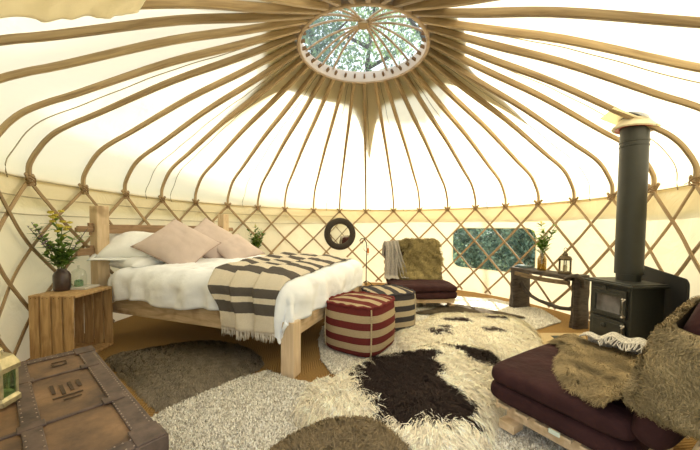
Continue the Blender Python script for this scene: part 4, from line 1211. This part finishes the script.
bouquet((AV[0],AV[1],AV[2]+.245),[(-.02,0,.42,'y',.06),(.02,.02,.33,'y',.045),(.14,-.10,.44,'p',.07),(-.10,.05,.30,'n',0),(.06,-.03,.28,'n',0),(-.04,.02,.22,'n',0),(.03,.0,.16,'n',0),(.10,-.08,.30,'n',0),(-.07,.02,.14,'n',0)],'yellow flowers with green leaves in the amber bottle on the bench',15,leafL=.11,seed=21,down=.2)
def lantern(loc,n,r,h,metal,glassm,label,rz=0,candle=True,roofh=.4,ring=True,sc=1):
    root=empty('lantern',loc,rz,label,'lantern')
    k=2*pi/n
    def poly(rr,z): return [(rr*cos(k*(i+.5)),rr*sin(k*(i+.5)),z) for i in range(n)]
    mb=MB(); prof_=[(r*1.12,0),(r*1.12,.018*sc),(r*.98,.03*sc),(.001,.03*sc)]
    mb.lathe(prof_,n,M=Matrix.Rotation(k/2,4,'Z')); mb.build('base',metal,parent=root,angle=20)
    for i in range(n):
        x,y,_=poly(r*.95,0)[i]; mb=MB(); mb.tube([(x,y,.03*sc),(x,y,h)],.006*sc,6); mb.build('corner_bar',metal,parent=root)
        x2,y2,_=poly(r*.95,0)[(i+1)%n]
        mb=MB(); mb.add([(x,y,.03*sc),(x2,y2,.03*sc),(x2,y2,h),(x,y,h)],[(0,1,2,3)]); mb.build('glass_pane',glassm,parent=root,smooth=False)
    mb=MB(); mb.lathe([(r*1.12,h-.012*sc),(r*1.14,h+.006*sc),(r*.85,h+.04*sc),(r*.45,h+roofh*r*1.1),(r*.40,h+roofh*r*1.5),(r*.48,h+roofh*r*1.6),(r*.22,h+roofh*r*2.3),(.001,h+roofh*r*2.5)],n,M=Matrix.Rotation(k/2,4,'Z')); mb.build('roof',metal,parent=root,angle=20)
    zt=h+roofh*r*2.5
    mb=MB(); rr=.028*sc; mb.tube([(rr*cos(2*pi*j/16),0,zt+rr*.8+rr*sin(2*pi*j/16)) for j in range(16)],.004*sc,6,closed=True); mb.build('hanging_ring',metal,parent=root)
    if candle:
        mb=MB(); mb.lathe([(.001,.03*sc),(.024*sc,.03*sc),(.024*sc,.11*sc),(.001,.115*sc)],14); mb.build('candle',M['wax'],parent=root)
    return root
lantern(T(.755,.12,.641),6,.072,.19,M['bronze'],M['glass'],'bronze glass-sided lantern with candle on the right of the dark bench',rz=.3,roofh=.55)
lantern((-1.53,-2.50,.466),6,.072,.15,M['brass'],M['gglass'],'pierced brass lantern with greenish glass on top of the trunk',rz=.2,roofh=.6,sc=1.1)

# ------------------------------------------------------------------ stove, flue, shield
SA=R(97); sa_=Vector((cos(SA),sin(SA))); sb_=Vector((sa_.y,-sa_.x)); SC=Vector((2.36,-1.0))
stc=SC+sa_*.21+sb_*.17
sv=empty('wood_stove',(stc.x,stc.y,0),SA-R(90),'black cast-iron wood burning stove with a glass door','stove')
# local: x = sb (depth away from the front), y = along front; front face at x=-.17
Wy,Dx=.40,.33
mb=MB(); mb.box((0,0,.40),(Dx,Wy,.60)); mb.build('body',M['iron'],parent=sv,bevel=.008,smooth=False)
mb=MB(); mb.box((-.005,0,.712),(Dx+.07,Wy+.08,.022)); mb.box((-.005,0,.728),(Dx+.03,Wy+.04,.014)); mb.build('top_plate',M['iron'],parent=sv,bevel=.005,smooth=False)
for y in (-1,1):
    for x in (-1,1):
        mb=MB(); mb.box((x*(Dx/2-.03),y*(Wy/2-.03),.05),(.05,.05,.10),taper=1.1); mb.build('leg',M['iron'],parent=sv,bevel=.004,smooth=False)
fr=MB(); X=-Dx/2-.012
# door as frame with arched window
fr.box((X,0,.65),(.022,.34,.035)); fr.box((X,0,.425),(.022,.34,.035)); fr.box((X,-.145,.54),(.022,.05,.2)); fr.box((X,.145,.54),(.022,.05,.2))
fr.box((X-.002,0,.615),(.018,.25,.03))
dd=fr.build('door',M['iron'],parent=sv,bevel=.004,smooth=False)
mb=MB(); mb.box((X+.004,0,.52),(.008,.245,.165)); o=mb.build('door_glass',plain('sooty_glass',(.10,.10,.11),.12,0,.8,.5,8),parent=dd,smooth=False)
mb=MB(); mb.box((X-.003,0,.30),(.02,.33,.16)); mb.box((X-.012,0,.30),(.012,.28,.11)); ap=mb.build('ash_door',M['iron'],parent=sv,bevel=.004,smooth=False)
mb=MB(); mb.lathe([(.001,0),(.022,0),(.022,.012),(.010,.02),(.001,.02)],16,M=Matrix.Translation((X-.018,.02,.31))@Matrix.Rotation(R(-90),4,'Y')); mb.build('air_knob',M['iron'],parent=ap)
mb=MB(); mb.lathe([(.001,0),(.020,0),(.020,.012),(.001,.016)],16,M=Matrix.Translation((X-.014,.02,.667))@Matrix.Rotation(R(-90),4,'Y')); mb.build('damper_knob',M['iron'],parent=sv)
for z0,z1 in ((.44,.60),(.25,.36)):
    mb=MB(); mb.tube([(X-.02,-.175,z0),(X-.045,-.175,z0+.02),(X-.045,-.175,z1-.02),(X-.02,-.175,z1)],.007,8); mb.lathe([(.001,-.012),(.012,0),(.001,.012)],10,c=(X-.045,-.175,z1)); mb.lathe([(.001,-.012),(.012,0),(.001,.012)],10,c=(X-.045,-.175,z0)); mb.build('handle',M['steelm'],parent=sv)
FX=stc+sb_*.02+sa_*.005
FX=Vector((2.545,-.745))
mb=MB(); fz=.736
mb.lathe([(.092,fz),(.092,fz+.06),(.106,fz+.062),(.106,1.30),(.1055,1.99),(.110,1.992),(.110,2.0),(.1055,2.002),(.1055,2.03),(.110,2.032),(.110,2.04),(.1055,2.042),(.1055,2.31)],40)
o=mb.build('flue_pipe',M['flue'],loc=(FX.x,FX.y,0),angle=30); tag(o,'thick black flue pipe rising from the stove through the roof','flue pipe')
# roof flange
fgd=empty('roof_flange',(FX.x,FX.y,2.20),0,'cream roof flange with red seal where the flue goes through the roof','flange')
thf=math.atan2(FX.y,FX.x); tilt=Matrix.Rotation(thf,4,'Z')@Matrix.Rotation(R(31),4,'Y')
tl5=Matrix.Rotation(thf,4,'Z')@Matrix.Rotation(R(6),4,'Y')@Matrix.Translation((0,0,-.045))
mb=MB(); mb.lathe([(.138,.0),(.158,-.004),(.166,.006),(.160,.022),(.135,.050),(.120,.085),(.115,.085),(.130,.045),(.140,.012),(.138,.0)],48,M=tl5,caps=False); mb.build('flange_ring',M['ivory'],parent=fgd)
mb=MB(); mb.lathe([(.108,-.012),(.140,-.022),(.142,-.008),(.125,.01),(.108,0)],48,M=tl5@Matrix.Translation((0,0,.018)),caps=False); mb.build('silicone_seal',M['rubber'],parent=fgd)
mb=MB(); mb.add([tilt@Vector(q) for q in [(-.26,-.13,.0),(-.25,.15,.0),(.14,.15,.01),(.14,-.14,.01)]],[(0,1,2,3)]); mb.build('canvas_patch',M['flap'],parent=fgd,solid=.006,smooth=False)
# heat shield
sh0=Vector((2.92,-.42)); sh1=Vector((2.62,-1.20)); sd=(sh1-sh0); 
hs=empty('heat_shield',(sh0.x,sh0.y,0),math.atan2(sd.y,sd.x),'plain black heat shield panel with rounded corners behind the stove','heat shield')
mb=MB(); Ls=sd.length; rr=.06; pts=[(0,.02),(Ls,.02)]
for k in range(9): a=R(90*k/8); pts.append((Ls-rr+rr*cos(a),.82-rr+rr*sin(a)))
for k in range(9): a=R(90+90*k/8); pts.append((rr+rr*cos(a),.86-rr+rr*sin(a)))
n=len(pts); mb.add([(x,-.008,z) for x,z in pts]+[(x,.008,z) for x,z in pts],[tuple(range(n)),tuple(range(n,2*n))[::-1]]+[(j,(j+1)%n,n+(j+1)%n,n+j)[::-1] for j in range(n)])
mb.build('panel',M['shield'],parent=hs,smooth=False)
for x in (.08,Ls-.08):
    mb=MB(); mb.box((x,0,.012),(.03,.14,.024)); mb.build('panel_foot',M['shield'],parent=hs,smooth=False)

# ------------------------------------------------------------------ trunk
TB=Vector((-1.692,-1.867)); TD=Vector((.784,-.62)); 
tk=empty('steamer_trunk',(TB.x,TB.y,0),math.atan2(TD.y,TD.x),'large worn brown travel trunk with studded leather edges in the left foreground','trunk')
TL,TW,THh=1.235,.56,.45     # local: x along right edge (toward camera), y negative = left
mb=MB(); mb.box((TL/2,-TW/2,.17),(TL-.01,TW-.01,.34)); mb.build('body',M['trunk'],parent=tk,bevel=.006,smooth=False)
mb=MB(); mb.box((TL/2,-TW/2,.395),(TL,TW,.105)); lid=mb.build('lid',M['trunk'],parent=tk,bevel=.02,seg=3,smooth=False)
def strip(name,c,d,mat=M['trunkedge']):
    mb=MB(); mb.box(c,d); return mb.build(name,mat,parent=tk,bevel=.003,smooth=False)
zt=THh+.002
e=[strip('edge_binding',(TL/2,-.035,zt-.002),(TL,.075,.012)),strip('edge_binding',(TL/2,-TW+.035,zt-.002),(TL,.075,.012)),strip('edge_binding',(.03,-TW/2,zt-.002),(.06,TW,.011)),strip('edge_binding',(TL-.03,-TW/2,zt-.002),(.06,TW,.011)),
 strip('edge_binding',(TL/2,.002,.40),(TL,.010,.09)),strip('edge_binding',(TL+.002,-TW/2,.40),(.010,TW,.09)),strip('edge_binding',(TL/2,.002,.03),(TL,.010,.06)),strip('edge_binding',(TL+.002,-TW/2,.03),(.010,TW,.06)),strip('edge_binding',(-.002,-TW/2,.40),(.010,TW,.09))]
strip('strap',(TL/2,-.305,zt),(TL,.055,.013))
for x in (.33,.82): 
    strip('cross_band',(x,-TW/2,zt-.003),(.018,TW,.012))
    for y in (-.06,-.305): strip('band_clasp',(x,y,zt+.004),(.05,.075,.010))
for y in (-.04,-TW+.04):
    strip('corner_cap',(TL-.05,y,zt+.004),(.11,.09,.010)); strip('corner_cap',(.05,y,zt+.004),(.11,.09,.010))
strip('corner_cap',(TL-.04,.006,.40),(.10,.012,.11)); strip('corner_cap',(TL+.006,-.04,.40),(.012,.10,.11))
mb=MB()
def stud(x,y,z,ax='z'):
    prof_=[(.0033,0),(.0026,.0018),(.0005,.0022)]
    mb.lathe(prof_,6,c=(x,y,z),caps=False)
for k in range(46):
    x=.02+(TL-.04)*k/45; stud(x,-.068,zt+.004); stud(x,-.012,zt+.004)
for k in range(24):
    y=-.02-(TW-.04)*k/23; stud(.055,y,zt+.004); stud(.012,y,zt+.004); stud(TL-.012,y,zt+.004); stud(TL-.055,y,zt+.004)
for k in range(30):
    x=.03+(TL-.06)*k/29; stud(x,-.285,zt+.0065); stud(x,-.325,zt+.0065)
o=mb.build('nail_studs',M['stud'],parent=tk); o['kind']='stuff'
def mark(pts):
    mb=MB()
    for (x0,y0,x1,y1,w) in pts: mb.beam((x0,y0,zt-.0005),(x1,y1,zt-.0005),w,.0015)
    mb.build('stencil_mark',M['stencil'],parent=tk,smooth=False)
mark([(.14,-.13,.14,-.19,.012),(.16,-.135,.20,-.14,.010),(.20,-.14,.20,-.185,.010),(.165,-.19,.20,-.185,.010)])
mark([(.47,-.13,.56,-.13,.013),(.47,-.16,.58,-.16,.012),(.48,-.19,.60,-.19,.013),(.46,-.22,.57,-.22,.012),(.62,-.13,.62,-.23,.012),(.66,-.14,.66,-.20,.010)])
for y in (-.18,-.42): 
    mb=MB(); mb.box((TL+.008,y,.345),(.014,.05,.09)); mb.box((TL+.016,y,.35),(.008,.03,.04)); mb.build('lock_hasp',M['brass'],parent=tk,bevel=.003,smooth=False)

# ------------------------------------------------------------------ outside trees
def leaves_mesh(name,n,centres,radii,size,parent,c1,c2,seed):
    r=np.random.default_rng(seed); C=np.array(centres); RR=np.array(radii); w=RR.prod(1); k=r.choice(len(C),n,p=w/w.sum())
    d=r.normal(size=(n,3)); d/=np.linalg.norm(d,axis=1,keepdims=True); P=C[k]+d*RR[k]*(r.uniform(.35,1,(n,1))**.5)
    a=r.normal(size=(n,3)); a/=np.linalg.norm(a,axis=1,keepdims=True); b=np.cross(a,r.normal(size=(n,3))); b/=np.linalg.norm(b,axis=1,keepdims=True)
    s=size*r.uniform(.6,1.3,(n,1)); V=np.stack([P-a*s,P+b*s*.4,P+a*s,P-b*s*.4],1).reshape(-1,3)
    me=bpy.data.meshes.new(name); me.vertices.add(4*n); me.vertices.foreach_set('co',V.astype(np.float32).ravel()); me.loops.add(4*n); me.loops.foreach_set('vertex_index',np.arange(4*n,dtype=np.int32))
    me.polygons.add(n); me.polygons.foreach_set('loop_start',np.arange(0,4*n,4,dtype=np.int32)); me.polygons.foreach_set('loop_total',np.full(n,4,np.int32)); me.materials.append(M['treeleaf']); me.update(calc_edges=True)
    ca=me.color_attributes.new('Col','FLOAT_COLOR','POINT'); t=r.uniform(0,1,(n,1)); c=np.ones((n,4)); c[:,:3]=np.array(c1)*t+np.array(c2)*(1-t)
    ca.data.foreach_set('color',np.repeat(c,4,0).astype(np.float32).ravel())
    o=bpy.data.objects.new(name,me); col.objects.link(o); o.parent=parent; return o
def tree(x,y,h,cr_,label,seed,n=7000,low=.35,size=.11,c1=(.10,.17,.06),c2=(.03,.07,.05),squash=1.2,name='tree',cat='tree',tr=.018):
    r=random.Random(seed); root=empty(name,(x,y,-.2),0,label,cat)
    mb=MB(); pts=[Vector((r.uniform(-.05,.05)*k,r.uniform(-.05,.05)*k,h*.85*k/8)) for k in range(9)]; mb.tube(pts,[h*tr*(1-.09*k) for k in range(9)],8)
    for k in range(7):
        z=h*(low+.07*k); a=r.uniform(0,2*pi); b=Vector((cos(a),sin(a),.6))*cr_*.7; mb.tube([Vector((0,0,z)),Vector((0,0,z))+b*.5,Vector((0,0,z))+b],[h*.008,h*.005,h*.002],6)
    mb.build('trunk',M['bark'],parent=root)
    C=[];RR=[]
    for k in range(16):
        a=r.uniform(0,2*pi); q=r.uniform(0,.7)*cr_; z=h*(low+(1-low)*r.uniform(0,.9)); s=cr_*r.uniform(.35,.6)
        C.append((q*cos(a),q*sin(a),z)); RR.append((s,s,s*squash*.8))
    leaves_mesh('foliage',n,C,RR,size,root,c1,c2,seed); return root
# tall trees beyond the yurt seen through the crown
tree(-2.6,12.5,15.5,3.3,'tall leafy tree seen through the left of the crown skylight',1,9000,.40,.13,(.30,.40,.22),(.14,.22,.20))
tree(.4,13.5,16.5,3.2,'tall bright green tree seen through the middle of the crown skylight',2,9000,.42,.13,(.42,.55,.22),(.18,.28,.18))
tree(3.4,12.5,15.0,3.2,'tall leafy tree seen through the right of the crown skylight',3,9000,.40,.13,(.34,.46,.26),(.16,.24,.24))
tree(6.6,6.0,11.9,.95,'added slender tree, out of view right of the yurt, to shade the crown from the sun',4,5000,.84,.15,(.30,.42,.2),(.12,.2,.15),1.0,tr=.005)  # unseen tree, added only to block direct sun through the crown skylight
# bushes outside the window
bl=[(5.2,3.2,2.0,1.0),(4.6,4.7,2.1,1.1),(3.6,6.0,2.1,1.1),(6.6,4.6,2.6,1.3),(5.4,6.6,2.6,1.3),(5.6,1.6,1.7,.9)]
bn=['nearest','second','leftmost','tall right','tall middle','rightmost']
for k,(x,y,h,c_) in enumerate(bl):
    tree(x,y,h+.2,c_,'dark green bush behind the clear window, %s of the row outside'%bn[k],20+k,9000,.12,.06,(.44,.60,.44),(.07,.14,.14),1.0,'bush','bush')

# ------------------------------------------------------------------ light
w=bpy.data.worlds.new('sky'); scene.world=w; w.use_nodes=True; nt=w.node_tree; bg=nt.nodes['Background']
tc=nt.nodes.new('ShaderNodeTexCoord'); sp=nt.nodes.new('ShaderNodeSeparateXYZ'); nt.links.new(tc.outputs['Generated'],sp.inputs[0])
rp=ramp(nt,[(0,(.6,.60,.52)),(.5,(1.0,.98,.93)),(.75,(.85,.90,.98)),(1,(.75,.84,1.0))]); mt_=nt.nodes.new('ShaderNodeMath'); mt_.operation='MULTIPLY_ADD'; mt_.inputs[1].default_value=.5; mt_.inputs[2].default_value=.5
nt.links.new(sp.outputs[2],mt_.inputs[0]); nt.links.new(mt_.outputs[0],rp.inputs[0]); nt.links.new(rp.outputs[0],bg.inputs[0]); bg.inputs[1].default_value=1.3
sd_=bpy.data.lights.new('sun','SUN'); sd_.energy=11; sd_.angle=R(1.0); sd_.color=(1,.93,.80)
so=bpy.data.objects.new('sun',sd_); col.objects.link(so)
az,el=R(42),R(40); dirv=Vector((cos(az)*cos(el),sin(az)*cos(el),sin(el)))
so.rotation_euler=dirv.to_track_quat('Z','Y').to_euler(); so.location=dirv*20

# ------------------------------------------------------------------ camera
cd=bpy.data.cameras.new('camera'); cam=bpy.data.objects.new('camera',cd); col.objects.link(cam); scene.camera=cam
f_,pit,roll,yaw=300.508,-.037596,.0090503,.0278128
fw=Vector((-sin(yaw)*cos(pit),cos(yaw)*cos(pit),sin(pit))); rt=Vector((cos(yaw),sin(yaw),0)); up=rt.cross(fw)
r2=rt*cos(roll)+up*sin(roll); u2=up*cos(roll)-rt*sin(roll)
mw=Matrix((r2,u2,-fw)).transposed().to_4x4(); mw.translation=Vector((-.03166,-3.66973,1.20079)); cam.matrix_world=mw
cd.sensor_width=36; cd.lens=f_/700*36; cd.shift_y=(240.23-225)/700; cd.clip_start=.05
scene.view_settings.view_transform='Standard'; scene.view_settings.look='None'; scene.view_settings.gamma=1; scene.view_settings.use_curve_mapping=False
scene.view_settings.exposure=.62
